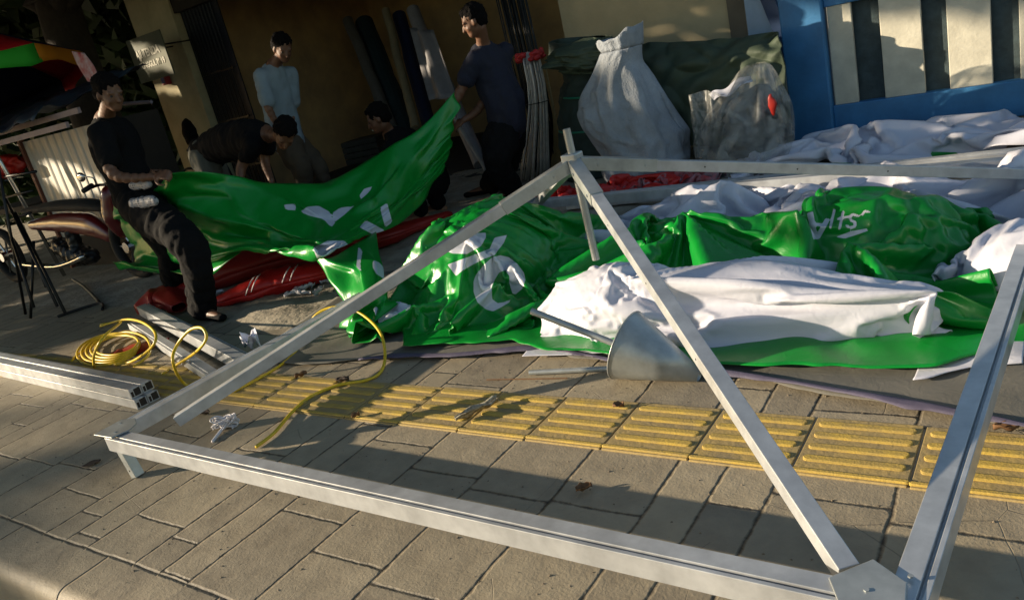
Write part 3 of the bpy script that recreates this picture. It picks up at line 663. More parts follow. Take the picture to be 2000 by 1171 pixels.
hole(at(1750, 292, y=5.6), .10, .07); hole(at(1930, 278, y=5.6), .14, .08); hole(at(1045, 220, y=6.2), .14, .42)
hole(at(1110, 370, y=5.2), .13, .10); hole(at(1250, 330, z=.5), .5, .06)
hole(at(905, 55, y=5.35), .09, .13); hole(at(130, 350, y=4.2), .30, .17); hole(at(190, 205, y=2.96), .05, .06); hole(at(350, 175, y=6.5), .3, .10); hole(at(300, 115, y=6.0), .35, .2)
hole(at(478, 318, y=4.3), .06, .12); hole(at(520, 325, y=4.3), .05, .10); hole(at(50, 100, y=4.2), .75, .30); hole(at(1020, 385, y=5.6), .3, .035)
for (hx, hy, a, b) in ((620, 600, .42, .085), (770, 540, .25, .05), (250, 548, .22, .015), (270, 520, .16, .012), (60, 628, .3, .018), (230, 590, .16, .014), (860, 470, .3, .02), (120, 560, .2, .012), (960, 375, .3, .016), (40, 590, .2, .015)):
    hole(at(hx, hy, z=0), a, b)
for (hx, hy, hz, a, b) in ((1330, 420, .3, .16, .045), (1430, 395, .3, .14, .04), (1690, 385, .3, .18, .04), (1900, 400, .3, .14, .05), (1990, 430, .3, .1, .08), (1600, 400, .3, .1, .03), (1300, 490, .2, .5, .12), (1560, 590, .2, .6, .06), (1100, 440, .3, .12, .05), (950, 430, .4, .12, .07), (1720, 480, .3, .2, .05)):
    hole(at(hx, hy, z=hz), a, b)
def shade_tree(name, label, s0, s1, along, zmax, n, seed, size=.13):  # unseen tree added as a sun blocker, crown shaped by the wanted shade
    rs = np.random.RandomState(seed); n2 = int(n)
    S = rs.uniform(s0, s1, n2); Zc = rs.uniform(-1.9, zmax, n2); Al = along + rs.normal(0, .8, n2)
    keep = np.ones(n2, bool)
    for (hs, hc, a, b) in HOLES: keep &= ((S - hs) / (a + .09)) ** 2 + ((Zc - hc) / (b + .04)) ** 2 > 1
    # soft lower-right border: foreground stays in the sun
    wob = np.array([.25 * nz(z * 2.1, seed) + .12 * nz(z * 7, seed) for z in Zc])
    dens = np.clip((S - (4.75 + wob)) / .12, 0, 1)
    heap = (Zc > .22 + .1 * wob) & (Zc < 1.1) & (S > 3.0); clump = np.array([nz(a * 2.7, b * 4.5, 3) for a, b in zip(S, Zc)])
    dens = np.where(heap & (S < 4.85), np.clip((clump + .16) * 6, 0, 1), dens)
    up = (Zc > 1.0) & (S > 4.9); dens = np.where(up, np.clip((clump + .55) * 5, 0, 1), dens)
    keep &= rs.uniform(size=n2) < dens
    S, Zc, Al = S[keep], Zc[keep], Al[keep]
    P = Al[:, None] * U_AL + S[:, None] * U_S; P[:, 2] = Zc - TEL * Al
    P = P[P[:, 2] > .25]
    base = along * U_AL + (s0 + s1) / 2 * U_S
    t = thing(name, label, 'tree', (base[0], base[1], -.155))
    leaf_mesh('crown', P, size, rs, t)
    bm = bmesh.new(); tube(bm, smoothline([(base[0], base[1], -.15), (base[0] + .1, base[1], 1.5), (base[0] - .1, base[1] + .2, 3.2), (base[0], base[1], 5)], 6), [.2 - .006 * i for i in range(19)], 10)
    for k in range(9):
        q = P[rs.randint(len(P))]; z0 = 1.2 + .35 * k; tube(bm, smoothline([(base[0], base[1], z0), ((base[0] + q[0]) / 2, (base[1] + q[1]) / 2, (z0 + q[2]) / 2 + .2), tuple(q)], 5), [.06 - .004 * i for i in range(11)], 6)
    finish('trunk', bm, BARK, t, smooth=True)
shade_tree('added_shade_tree', 'low leafy tree added out of view behind the camera, shaped to cast broken shade', 3.0, 8.2, -15, 3.6, 26000, 3)
shade_tree('added_shade_tree', 'tall leafy tree added out of view on the left to keep sun off the shop', 7.8, 14.5, -16.5, 4.6, 16000, 5, .22)
def far_branches():
    rs = np.random.RandomState(21); n = 5200; S = rs.uniform(1.9, 3.75, n); Zc = rs.uniform(-1.3, -.50, n); Al = -34 + rs.normal(0, 1, n)
    keep = np.array([nz(a * 1.1 + 5, b * 6.5, 9) > .10 for a, b in zip(S, Zc)]); S, Zc, Al = S[keep], Zc[keep], Al[keep]
    P = Al[:, None] * U_AL + S[:, None] * U_S; P[:, 2] = Zc - TEL * Al; b = -34 * U_AL + 2.8 * U_S
    t = thing('street_tree', 'distant street tree whose branches throw soft bands of shade over the kerb', 'tree', (b[0], b[1], -.155)); leaf_mesh('crown', P, .13, rs, t)
    bm = bmesh.new(); tube(bm, [(b[0], b[1], -.15), (b[0], b[1], 3), (b[0] + .2, b[1], 7.2)], [.22, .17, .06], 10); finish('trunk', bm, BARK, t, smooth=True)
far_branches()
# the tree over the shop
tb = at(222, 330, y=5.7); tb.z = 0
t = thing('shade_tree', 'dark tree trunk rising behind the man in black, its crown added out of view to block the sky over the shop', 'tree', tuple(tb))
bm = bmesh.new(); tube(bm, smoothline([tb + Vector((0, 0, -.05)), tb + Vector((.05, 0, 1.2)), tb + Vector((-.05, .1, 2.6)), tb + Vector((.1, .2, 4.4))], 8), [.36 - .006 * i for i in range(25)], 14)
for dx, dy in ((2.5, -.5), (-2, 1), (1, 2), (3.5, 1.2), (-2.5, -1)): tube(bm, smoothline([tb + Vector((0, .1, 2.8)), tb + Vector((dx * .5, dy * .5, 3.9)), tb + Vector((dx, dy, 4.8))], 6), [.14 - .008 * i for i in range(13)], 8)
finish('trunk', bm, BARK, t, smooth=True)
rs = np.random.RandomState(8); n = 26000
P = np.stack([rs.uniform(-17, -4.4, n), rs.uniform(2.0, 10, n), rs.uniform(3.3, 6.0, n)], 1); P[:, 2] += .3 * np.sin(P[:, 0] * 1.3) 
P = P[((P[:, 0] + 9.5) / 7) ** 2 + ((P[:, 1] - 6.3) / 4.2) ** 2 < 1]
leaf_mesh('crown', P, .26, rs, t)  # crown mostly above the view, added to block sky light over the shop
P = np.stack([rs.uniform(-14, -3.3, 16000), rs.uniform(-1.2, 2.6, 16000), rs.uniform(4.3, 6.2, 16000)], 1); leaf_mesh('crown', P, .26, rs, t)  # extra unseen leaf layer, added to darken the left side
# dark greenery and back wall far left
t = thing('boundary_wall', 'dark stained boundary wall beyond the kiosk and umbrella', 'wall', (-14, 9, 0))
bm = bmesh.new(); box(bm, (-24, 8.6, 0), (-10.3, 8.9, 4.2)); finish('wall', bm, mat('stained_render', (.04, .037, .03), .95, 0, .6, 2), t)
t = thing('leafy_hedge', 'dark leafy hedge behind the kiosk at the far left', 'hedge', (-13.5, 7, 0))
P = np.stack([rs.uniform(-22, -10.6, 5000), rs.uniform(7.2, 8.4, 5000), rs.uniform(0, 4.5, 5000)], 1); leaf_mesh('foliage', P, .2, rs, t)
# ================================================================ THE SHOP
SY = 6.5
xl = at(347, 60, y=SY).x; xw0 = at(262, 60, y=SY).x
t = thing('tent_shop', 'open-fronted dark shop with a cream pier, where rolls of tarp lean inside', 'shop', (-6.5, SY, 0))
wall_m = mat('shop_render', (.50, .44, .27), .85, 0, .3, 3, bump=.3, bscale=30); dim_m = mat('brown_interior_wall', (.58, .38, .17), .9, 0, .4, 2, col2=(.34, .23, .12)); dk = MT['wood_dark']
bm = bmesh.new(); box(bm, (xw0, SY, 0), (xl, SY + .2, 3.0)); finish('front_pier', bm, wall_m, t, bevel=.01)
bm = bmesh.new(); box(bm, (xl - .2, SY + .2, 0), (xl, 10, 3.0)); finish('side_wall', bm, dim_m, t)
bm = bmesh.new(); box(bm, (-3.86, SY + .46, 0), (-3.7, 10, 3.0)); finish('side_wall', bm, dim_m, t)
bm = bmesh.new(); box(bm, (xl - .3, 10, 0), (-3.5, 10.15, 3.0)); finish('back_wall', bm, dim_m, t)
bm = bmesh.new(); box(bm, (xl, SY + .03, 2.5), (-3.87, SY + .18, 3.0)); finish('lintel', bm, dk, t)
bm = bmesh.new(); box(bm, (xw0 - .5, SY - 1.0, 3.0), (-3.4, 10.3, 3.12)); finish('roof', bm, dk, t)
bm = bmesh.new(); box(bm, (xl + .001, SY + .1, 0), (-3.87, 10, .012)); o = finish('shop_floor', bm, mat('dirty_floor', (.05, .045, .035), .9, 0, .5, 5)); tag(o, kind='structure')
bm = bmesh.new()
for k in range(9): tube(bm, [(xl + .08 + .07 * k, SY + .1, .02), (xl + .08 + .07 * k, SY + .1, 2.5)], .009, 6)
for z in (.5, 1.1, 1.7): box(bm, (xl + .05, SY + .09, z), (xl + .7, SY + .11, z + .02))
finish('folding_grille', bm, MT['dark_metal'], t)
bm = bmesh.new(); box(bm, (xl, SY + .12, 0), (xl + .75, SY + .14, 2.5)); finish('dark_door', bm, mat('dark_blue_door', (.006, .01, .02), .5), t)
# signboard
sp = [at(250, 85, y=6.0), at(313, 64, y=6.0), at(335, 141, y=6.0), at(278, 159, y=6.0)]
sign_board = thing('signboard', 'small hanging green-brown signboard with hand-painted white capitals beside the cream pier', 'sign', tuple((sp[0] + sp[2]) / 2))
c = (sp[0] + sp[2]) / 2; board_w, board_h = .74, .52
bm = bmesh.new(); box(bm, (c.x - board_w / 2, 6.0, c.z - board_h / 2), (c.x + board_w / 2, 6.02, c.z + board_h / 2)); finish('board', bm, mat('faded_sign_paint', (.13, .14, .09), .7, 0, .3, 5), sign_board, bevel=.003)
sign_m = mat('sign_white', (.62, .60, .50), .7, 0, .3, 25)
def text_mesh(name, s, size, loc, rot, m, parent, depth=.002, sx=1.0):
    curve = bpy.data.curves.new(name, 'FONT'); curve.body = s; curve.size = size; curve.extrude = depth; curve.align_x = 'CENTER'; curve.align_y = 'CENTER'; curve.offset = .004
    ob = bpy.data.objects.new(name + '_src', curve); sc.collection.objects.link(ob); dg = bpy.context.evaluated_depsgraph_get()
    me = bpy.data.meshes.new_from_object(ob.evaluated_get(dg)); bpy.data.objects.remove(ob); bpy.data.curves.remove(curve)
    me.transform(Matrix.Translation(Vector(loc)) @ rot.to_4x4() @ Matrix.Diagonal((sx, 1, 1, 1))); me.transform(parent_mat(parent).inverted())
    me.materials.clear(); me.materials.append(m); me.name = name; return link(bpy.data.objects.new(name, me), parent)
RX = Matrix.Rotation(R(90), 3, 'X')
text_mesh('lettering', 'AJI TENDA', .130, (c.x + .0, 5.997, c.z + .06), RX, sign_m, sign_board, sx=.82)
text_mesh('lettering', 'TUNGGUL 76 19', .095, (c.x + .02, 5.997, c.z - .075), RX, sign_m, sign_board, sx=.78)
for dx in (-.2, .24): bm = bmesh.new(); tube(bm, [(c.x + dx, 6.03, c.z + .1), (c.x + dx, 6.5, c.z + .1)], .01, 6); finish('bracket', bm, MT['dark_metal'], sign_board)
q = at(322, 155, y=6.45); t = thing('meter_box', 'tiny blue and red box fixed on the cream pier under the signboard', 'meter box', tuple(q))
bm = bmesh.new(); box(bm, (q.x - .05, 6.42, q.z - .07), (q.x + .05, 6.5, q.z + .07)); finish('case', bm, mat('red_plastic', (.35, .03, .04), .5), t, bevel=.006)
bm = bmesh.new(); box(bm, (q.x - .035, 6.413, q.z - .045), (q.x + .03, 6.42, q.z + .045)); finish('cover', bm, mat('blue_plastic', (.08, .10, .25), .5), t)
# rolls leaning in the shop
def leaning(name, label, cat, p0, p1, y0, y1, r, m, group=None):
    a, b = at(*p0, y=y0), at(*p1, y=y1); a.z = max(a.z, r * .5 + .01)
    t = thing(name, label, cat, tuple(a), group); bm = bmesh.new()
    n = 12; pts = [a.lerp(b, k / n) + Vector((.02 * nz(k * .4, a.x), .02 * nz(k * .5, a.x, 3), 0)) for k in range(n + 1)]; tube(bm, pts, [r * (1 + .06 * nz(k * .9, a.x * 3)) for k in range(n + 1)], 16)
    finish('roll', bm, m, t, smooth=False)
    bm = bmesh.new(); tube(bm, [pts[-1] - (b - a).normalized() * .01, pts[-1] + (b - a).normalized() * .02], r * .35, 10); finish('core', bm, MT['wood_dark'], t)
    return t
RG = 'tarp rolls leaning inside the shop'
cg = lambda n_, c_: mat(n_, c_, .6, 0, .25, 8, bump=.3, bscale=20)
leaning('tarp_roll', 'grey tarp roll, leftmost of those leaning inside the shop', 'tarp roll', (765, 250), (680, 40), 7.6, 8.6, .075, cg('roll_grey', (.13, .12, .105)), RG)
leaning('tarp_roll', 'thick dark teal tarp roll leaning beside the leftmost grey roll', 'tarp roll', (800, 270), (712, 45), 7.7, 8.8, .13, cg('roll_teal', (.018, .035, .04)), RG)
leaning('tarp_roll', 'slim cream tarp roll leaning in the middle of the shop', 'tarp roll', (812, 250), (754, 20), 7.4, 8.3, .055, cg('roll_cream', (.24, .20, .12)), RG)
leaning('tarp_roll', 'dark blue tarp roll leaning between the cream roll and the grey-white roll', 'tarp roll', (850, 290), (780, 30), 7.5, 8.5, .09, cg('roll_navy', (.012, .022, .07)), RG)
leaning('tarp_roll', 'grey-white tarp roll leaning behind the man in navy', 'tarp roll', (942, 330), (806, 20), 7.0, 8.2, .085, cg('roll_white', (.26, .25, .26)), RG)
q0, q1, q2, q3 = at(800, 55, y=7.6), at(845, 60, y=7.6), at(890, 190, y=7.2), at(838, 196, y=7.2)
P = np.zeros((14, 10, 3))
for j in range(14):
    for i in range(10):
        u, v = i / 9, j / 13; p = (q0 * (1 - u) + q1 * u) * (1 - v) + (q3 * (1 - u) + q2 * u) * v; P[j, i] = (p.x, p.y + .04 * math.sin(u * 9), p.z)
o = sheet_obj('hanging_sheet', P, cg('sheet_grey', (.22, .21, .22))); tag(o, 'pale grey sheet hanging over the grey-white roll behind the man in navy', 'sheet')
leaning('prop_board', 'narrow pale board leaning to the floor behind the man in navy', 'board', (948, 332), (885, 225), 6.3, 6.9, .02, cg('board_pale', (.35, .33, .30)))
# things hung on the back wall
q = at(588, 128, y=9.9); t = thing('wheel_rim', 'thin bicycle rim hanging on the brown back wall of the shop', 'bicycle rim', tuple(q))
bm = bmesh.new(); tube(bm, [(q.x + .25 * math.cos(a), 9.93, q.z + .25 * math.sin(a)) for a in [k * math.pi / 20 for k in range(40)]], .016, 8, closed=True); finish('rim', bm, MT['dark_metal'], t, smooth=True)
bm = bmesh.new(); tube(bm, [(q.x, 10, q.z + .24), (q.x, 9.9, q.z + .24)], .008, 6); finish('nail', bm, MT['dark_metal'], t)
q = at(650, 125, y=9.9); t = thing('rope_coil', 'dark rope hank hanging on the back wall right of the bicycle rim', 'rope', tuple(q)); bm = bmesh.new()
for k in range(5): tube(bm, smoothline([(q.x - .08 + .02 * k, 9.92, q.z + .2), (q.x - .13 + .03 * k, 9.9, q.z - .05), (q.x + .02 + .015 * k, 9.9, q.z - .27), (q.x + .10 + .01 * k, 9.9, q.z - .05), (q.x - .02, 9.92, q.z + .2)], 6), .011, 6)
finish('rope', bm, MT['black_cloth'], t, smooth=True)
def blobthing(name, label, cat, q, dims, m, seed=1, sub=4, rough=.12, extra=None):
    t = thing(name, label, cat, tuple(q)); bm = bmesh.new(); vs = ball(bm, q, dims, sub)
    for v in vs:
        d = (v.co - Vector(q)); v.co += d * (rough * nz(v.co.x * 9 + seed, v.co.y * 9, v.co.z * 9) + rough * .6 * nz(v.co.x * 22, v.co.y * 22 + seed, v.co.z * 22))
    if extra: extra(bm, q)
    finish('bag' if 'bag' in name else 'body', bm, m, t, smooth=True); return t
t = blobthing('hanging_bag', 'black shoulder bag hanging low on the back wall, left of the crouching man', 'bag', at(655, 238, y=9.85), (.2, .09, .17), MT['black_cloth'], 3)
qb = at(655, 238, y=9.85); bm = bmesh.new(); tube(bm, smoothline([qb + Vector((-.15, 0, .05)), qb + Vector((-.02, 0, .5)), qb + Vector((.15, 0, .05))], 6), .012, 6); finish('strap', bm, MT['black_cloth'], t, smooth=True)
t = blobthing('hanging_bag', 'small round black bag hanging behind the man in the pale blue shirt', 'bag', at(478, 165, y=9.85), (.14, .08, .14), MT['black_cloth'], 5)
def crate(name, label, cat, q, sx_, sy_, sz_, m, rz=0):
    t = thing(name, label, cat, (q.x, q.y, .012), rz=0); Mz = Matrix.Translation(Vector((q.x, q.y, .012))) @ Matrix.Rotation(rz, 4, 'Z')
    for k in range(4): bm = bmesh.new(); box(bm, (-sx_ / 2, -sy_ / 2, k * sz_ / 4 + .006), (sx_ / 2, sy_ / 2, (k + 1) * sz_ / 4 - .004), Mz); finish('slat', bm, m, t, bevel=.004)
    return t
crate('plank_crate', 'dim brown plank crate standing under the hanging black shoulder bag', 'crate', at(640, 300, y=9.3), .7, .5, .45, mat('crate_wood', (.14, .09, .05), .8))
crate('plank_crate', 'dim grey plank crate at the foot of the leaning rolls', 'crate', at(720, 300, y=8.9), .6, .45, .35, mat('crate_grey', (.10, .10, .09), .8), .3)
q = at(478, 50, y=9.95); bm = bmesh.new(); tube(bm, smoothline([(q.x - .1, 9.96, 2.98), (q.x, 9.96, q.z), (q.x + .05, 9.96, q.z - .5)], 6), .014, 6); o = finish('wall_cable', bm, MT['dark_metal']); tag(o, 'dark cable running down the brown back wall of the shop', 'cable')
t = thing('wall_shelf', 'dark shelf board with tins high on the back wall above the bicycle rim', 'shelf', tuple(at(640, 30, y=9.8)))
q = at(640, 30, y=9.8); bm = bmesh.new(); box(bm, (q.x - .7, 9.7, q.z - .02), (q.x + .7, 9.99, q.z + .01)); finish('board', bm, dk, t)
for k in range(6): bm = bmesh.new(); tube(bm, [(q.x - .55 + .21 * k, 9.85, q.z + .012), (q.x - .55 + .21 * k, 9.85, q.z + .14 + .03 * (k % 3))], .055, 14); finish('tin', bm, mat('tin_paint', ((.18, .16, .12), (.05, .09, .12), (.16, .05, .04))[k % 3], .5), t)
# ================================================================ KIOSK, far left
KY = 4.2
k0, k1, k2, k3 = at(48, 288, y=KY), at(205, 238, y=KY), at(215, 400, y=KY), at(82, 398, y=KY)
kt = thing('corrugated_kiosk', 'small white corrugated-iron kiosk under a blue tarp roof behind the man in black', 'kiosk', ((k0.x + k1.x) / 2, KY, 0))
bm = bmesh.new(); nx = 120; x0, x1 = k0.x, k1.x + .12
A, Bq = [], []
for i in range(nx + 1):
    x = x0 + (x1 - x0) * i / nx; dy = .012 * max(0, math.sin(i * .62)) ** .5 if math.sin(i * .62) > 0 else 0
    A.append(bm.verts.new((x, KY - dy, .35))); Bq.append(bm.verts.new((x, KY - dy, 1.42)))
for i in range(nx): bm.faces.new((A[i], A[i + 1], Bq[i + 1], Bq[i]))
finish('corrugated_panel', bm, mat('white_iron', (.50, .48, .42), .5, .1, .35, 6, stretch=(3, 1, .6)), kt)
bm = bmesh.new(); box(bm, (x0 + .01, KY + .01, 0), (x1 - .01, KY + .5, 1.42)); finish('inner_box', bm, dk, kt)
for xx in (x0 - .03, x1): bm = bmesh.new(); box(bm, (xx, KY - .04, 0), (xx + .05, KY + .01, 1.45)); finish('corner_post', bm, mat('red_brown_wood', (.16, .05, .03), .7), kt)
pk = mat('pinkish_wood', (.36, .27, .27), .6, 0, .3, 10)
for z, dy_, w_ in ((1.43, -.45, 2.9), (1.53, -.30, 2.9)): bm = bmesh.new(); box(bm, (x0 - .9, KY + dy_, z), (x1 + .05, KY + dy_ + .03, z + .05)); finish('roof_batten', bm, pk, kt)
P = np.zeros((20, 40, 3))
for j in range(20):
    for i in range(40): u, v = i / 39, j / 19; P[j, i] = (x0 - 1.0 + (x1 - x0 + .62) * u, KY - .5 + 1.3 * v, 1.56 + .30 * v ** .8 + .08 * nz(u * 6, v * 5) + .04 * nz(u * 17, v * 11))
sheet_obj('tarp_roof', P, mat('blue_grey_tarp', (.03, .05, .08), .5, 0, .5, 6), parent=kt)
bm = bmesh.new(); box(bm, (x0 - 1.4, KY - .2, .72), (x0 - .05, KY + .6, .78)); finish('side_table', bm, dk, kt)
t = blobthing('red_bundle', 'red patterned cloth bundle on the side table of the kiosk', 'bundle', at(12, 325, y=4.1), (.28, .2, .12), MT['vinyl_red'], 8, rough=.3)
# ================================================================ METAL PIECES
H_PROF = [(-.03, 0), (.03, 0), (.03, .045), (.022, .045), (.022, .040), (.015, .040), (.015, .05), (-.03, .05)]
stack_a, stack_b = Vector((-6.1, 1.95, 0)), Vector((-3.80, 1.78, 0))
along = (stack_b - stack_a).normalized(); side_v = Vector((-along.y, along.x, 0))
SG = 'aluminium beams stacked on the pavement'
def bar_thing(name, label, p, q, prof, m, group=None, hollow=True):
    t = thing(name, label, 'aluminium beam', tuple(p), group); bm = bmesh.new(); prism(bm, prof, p, q); finish('beam', bm, m, t, bevel=.0015)
    if hollow:
        d = (Vector(q) - Vector(p)).normalized(); bm = bmesh.new(); e = Vector(q) + d * .0008
        w0, w1, h0, h1 = -.024, .009, .006, .044
        prism(bm, [(w0, h0), (w1, h0), (w1, h1), (w0, h1)], e - d * .003, e); prism(bm, [(w1 + .004, h0), (.025, h0), (.025, .034), (w1 + .004, .034)], e - d * .003, e)
        finish('open_end', bm, MT['wood_dark'], t)
    return t
labs = ['near lower aluminium beam of the stack at the left edge', 'far lower aluminium beam of the stack at the left edge', 'near upper aluminium beam of the stack at the left edge', 'far upper aluminium beam of the stack at the left edge']
for k, (o_, z) in enumerate(((0, .001), (.064, .001), (.004, .053), (.068, .053))):
    p = stack_a + side_v * o_ + Vector((0, 0, z)); q = stack_b + side_v * o_ + Vector((0, 0, z)) + along * (.0 - .03 * (k > 1))
    bar_thing('aluminium_beam', labs[k], p, q, [(-a, b) for a, b in H_PROF][::-1], MT['alu'], SG)
p0, p1 = at(285, 612, z=.03), at(480, 718, z=.03); p2, p3 = at(262, 640, z=.01), at(418, 742, z=.01)
bar_thing('aluminium_beam', 'silver beam lying on loose ends behind the yellow cable, nearest the man in black', p0, p1, [(-a * 1.4, b * 1.4) for a, b in H_PROF][::-1], MT['alu'], None, False)
bar_thing('aluminium_beam', 'shorter pale beam lying across the coiled yellow cable', p2, p3, H_PROF, MT['alu'], None, False)
# galvanised cone and two tubes
t = thing('metal_cone', 'galvanised sheet-metal cone lying on its side in front of the rolled white tarp', 'metal cone', (-1.2, 2.42, 0))
axis = Vector((1, -.05, 0)).normalized(); up = Vector((0, 0, 1)); sd = axis.cross(up)
r0, r1, Ln = .135, .022, .30; tilt = math.atan((r0 - r1) / Ln)
ax2 = axis * math.cos(tilt) - up * math.sin(tilt); u2 = axis * math.sin(tilt) + up * math.cos(tilt); s2 = ax2.cross(u2)
base = Vector((-1.43, 2.40, .004)) + u2 * r0; tipc = base + ax2 * Ln
bm = bmesh.new(); seg = 48; rings = []
for f_, rr in ((0, r0), (.02, r0 * .985), (.5, (r0 + r1) / 2 * 1.03), (1, r1)):
    c_ = base.lerp(tipc, f_); rings.append([bm.verts.new(c_ + (u2 * math.cos(k * 2 * math.pi / seg) + s2 * math.sin(k * 2 * math.pi / seg)) * rr) for k in range(seg)])
for A, Bq in zip(rings[:-1], rings[1:]):
    for k in range(seg): bm.faces.new((A[k], A[(k + 1) % seg], Bq[(k + 1) % seg], Bq[k]))
o = finish('cone_shell', bm, MT['galv'], t, smooth=True); md = o.modifiers.new('thick', 'SOLIDIFY'); md.thickness = .002
bm = bmesh.new(); tube(bm, [base + (u2 * math.cos(k * 2 * math.pi / 40) + s2 * math.sin(k * 2 * math.pi / 40)) * r0 for k in range(40)], .003, 6, closed=True); finish('rim', bm, MT['galv'], t, smooth=True)
def pipe(label, a, b, r):
    t = thing('steel_tube', label, 'tube', tuple(a)); d = (b - a).normalized(); bm = bmesh.new(); tube(bm, [a, b], r, 16); finish('tube', bm, MT['galv'], t, smooth=False)
    bm = bmesh.new(); tube(bm, [a - d * .0006, a + d * .002], r * .8, 16); finish('bore', bm, MT['wood_dark'], t)
pipe('steel tube sticking up out of the mouth of the metal cone', at(1038, 607, y=2.42), at(1250, 690, y=2.46), .0135)
pipe('steel tube lying flat on the paving beside the mouth of the metal cone', at(1034, 727, z=.016), at(1230, 717, z=.016), .0105)
# ================================================================ YELLOW CABLE
t = thing('yellow_cable', 'yellow cable coiled and looped among the aluminium beams and over the tiles', 'cable', (-4.2, 2.1, 0))
def cab(pts, r=.0075, nm='strand'):
    bm = bmesh.new(); tube(bm, smoothline([at(x, y, y=d) if z is None else at(x, y, z=z) for x, y, z, d in pts], 8), r, 8); finish(nm, bm, MT['yellow'], t, smooth=True)
G_ = lambda x, y, z=.012: (x, y, z, None)
D_y = lambda x, y, d: (x, y, None, d)
coil = []
for k in range(5):
    for a in range(10):
        an = a / 10 * 2 * math.pi + .5; rx, ry = 62 - k * 5 + 6 * nz(k, a), 30 - k * 3 + 4 * nz(a, k, 3)
        coil.append((212 + k * 4 + rx * math.cos(an), 682 - k * 2 - ry * math.sin(an) - .16 * rx * math.cos(an), .012 + .010 * k, None))
cab(coil)
cab([G_(140, 705), G_(155, 690), G_(200, 665, .03), G_(245, 648, .05), G_(285, 660, .05), G_(292, 690, .02), G_(262, 715)])
cab([G_(196, 637, .03), G_(240, 624, .08), D_y(275, 628, 2.16), D_y(303, 650, 2.05), D_y(296, 678, 2.0), G_(258, 705, .02), G_(225, 712, .02)])
cab([G_(196, 634, .03), G_(236, 628, .06), D_y(205, 655, 2.0), D_y(184, 690, 1.95), G_(184, 718, .012)])
cab([G_(318, 730, .014), G_(345, 712, .02), D_y(384, 686, 2.0), D_y(403, 660, 2.0), D_y(394, 640, 2.02), D_y(370, 645, 2.02), D_y(345, 675, 1.98), D_y(338, 708, 1.9), G_(362, 750, .012), G_(420, 768, .012)])
cab([G_(455, 765, .012), G_(500, 742, .012), G_(545, 715, .012), G_(575, 690, .012), D_y(590, 672, 2.5), D_y(612, 620, 2.55), D_y(650, 600, 2.6), D_y(700, 610, 2.6), D_y(740, 645, 2.5), D_y(752, 690, 2.4), G_(744, 725, .012), G_(715, 742, .014), G_(660, 752, .014), G_(605, 775, .012), G_(570, 805, .012), G_(535, 845, .012), G_(500, 872, .010)])
# ================================================================ LEAVES AND LITTER
dry = mat('dry_leaf', (.20, .10, .04), .8, 0, .5, 20); pale = mat('pale_paper', (.48, .44, .33), .8, 0, .5, 55, col2=(.09, .07, .04))
def litter(name, label, cat, q, ln, wd, ang, m, seed, hgt=.02, group=None):
    t = thing(name, label, cat, tuple(q), group); nx, ny = 13, 7; P = np.zeros((ny, nx, 3))
    for j in range(ny):
        for i in range(nx):
            u, v = i / (nx - 1), j / (ny - 1) - .5; wv = wd * math.sin(math.pi * (u * .92 + .04)) ** .7 * (1 + .3 * nz(u * 5 + seed, v * 3)); x, y = (u - .5) * ln, v * wv
            P[j, i] = (q[0] + x * math.cos(ang) - y * math.sin(ang), q[1] + x * math.sin(ang) + y * math.cos(ang), .006 + hgt * (abs(v) * 1.4 + .5 * nz(u * 4 + seed, v * 4, seed) + .35))
    sheet_obj('blade' if 'leaf' in name else 'scrap', P, m, parent=t, thick=.001); return t
LG = 'dead leaves scattered on the paving'
for k, (x, y, l_, w_, a_, lab) in enumerate(((1143, 962, .05, .035, .8, 'curled brown leaf on the paving in front of the long front beam'), (671, 748, .075, .04, .2, 'dark dead leaf on the third guide tile from the left beam'), (180, 907, .075, .05, 1.0, 'dark oval leaf stain on the paving near the short socket leg'),
    (1210, 800, .04, .03, .5, 'small brown leaf on the guide tile below the metal cone'), (1965, 846, .06, .03, .2, 'reddish leaf near the right edge on the guide tiles'), (697, 818, .035, .02, 1.2, 'tiny brown leaf just in front of the guide tiles'), (590, 738, .06, .025, .9, 'thin dry leaf beside the hem of the grey tarp'), (395, 812, .10, .05, .2, 'dark dead leaf between the left base beam and its hip beam'))):
    litter('dead_leaf', lab, 'leaf', at(x, y, z=0), l_, w_, a_, dry if k not in (1, 2, 7) else mat('dark_leaf', (.05, .03, .02), .8), k * 3.1, .02 if k != 2 else .003, LG)
litter('crumpled_paper', 'crumpled pale scrap lying on the guide tiles in front of the tubes', 'paper', at(935, 812, z=0), .19, .05, 1.15, pale, 4.4, .032)
litter('white_scrap', 'small folded white vinyl scrap standing behind the left base beam', 'scrap', at(498, 690, z=0), .09, .10, .6, V['white'], 2.4, .10)
t = thing('string_bundle', 'tangle of pale violet plastic string on the paving inside the frame corner', 'string', tuple(at(440, 835, z=0)))
rr = random.Random(3); q = at(442, 828, z=.02); bm = bmesh.new()
for k in range(13):
    a0 = rr.uniform(0, 6.3); pts = [q + Vector((.05 * math.cos(a0 + s_ * 1.3) * rr.uniform(.4, 1.2), .04 * math.sin(a0 + s_ * 1.7) * rr.uniform(.4, 1.2), rr.uniform(-.015, .04))) for s_ in range(7)]
    tube(bm, smoothline(pts, 5), .0035, 5)
tube(bm, smoothline([q, at(428, 845, z=.01), at(415, 862, z=.006)], 5), .007, 6)
finish('string', bm, MT['white_plastic'], t, smooth=True)
bm = bmesh.new(); tube(bm, [at(950, 741, z=.004), at(1108, 738, z=.004)], .0025, 6); o = finish('thin_twig', bm, dry); tag(o, 'thin brown twig on the paving in front of the flat steel tube', 'twig')
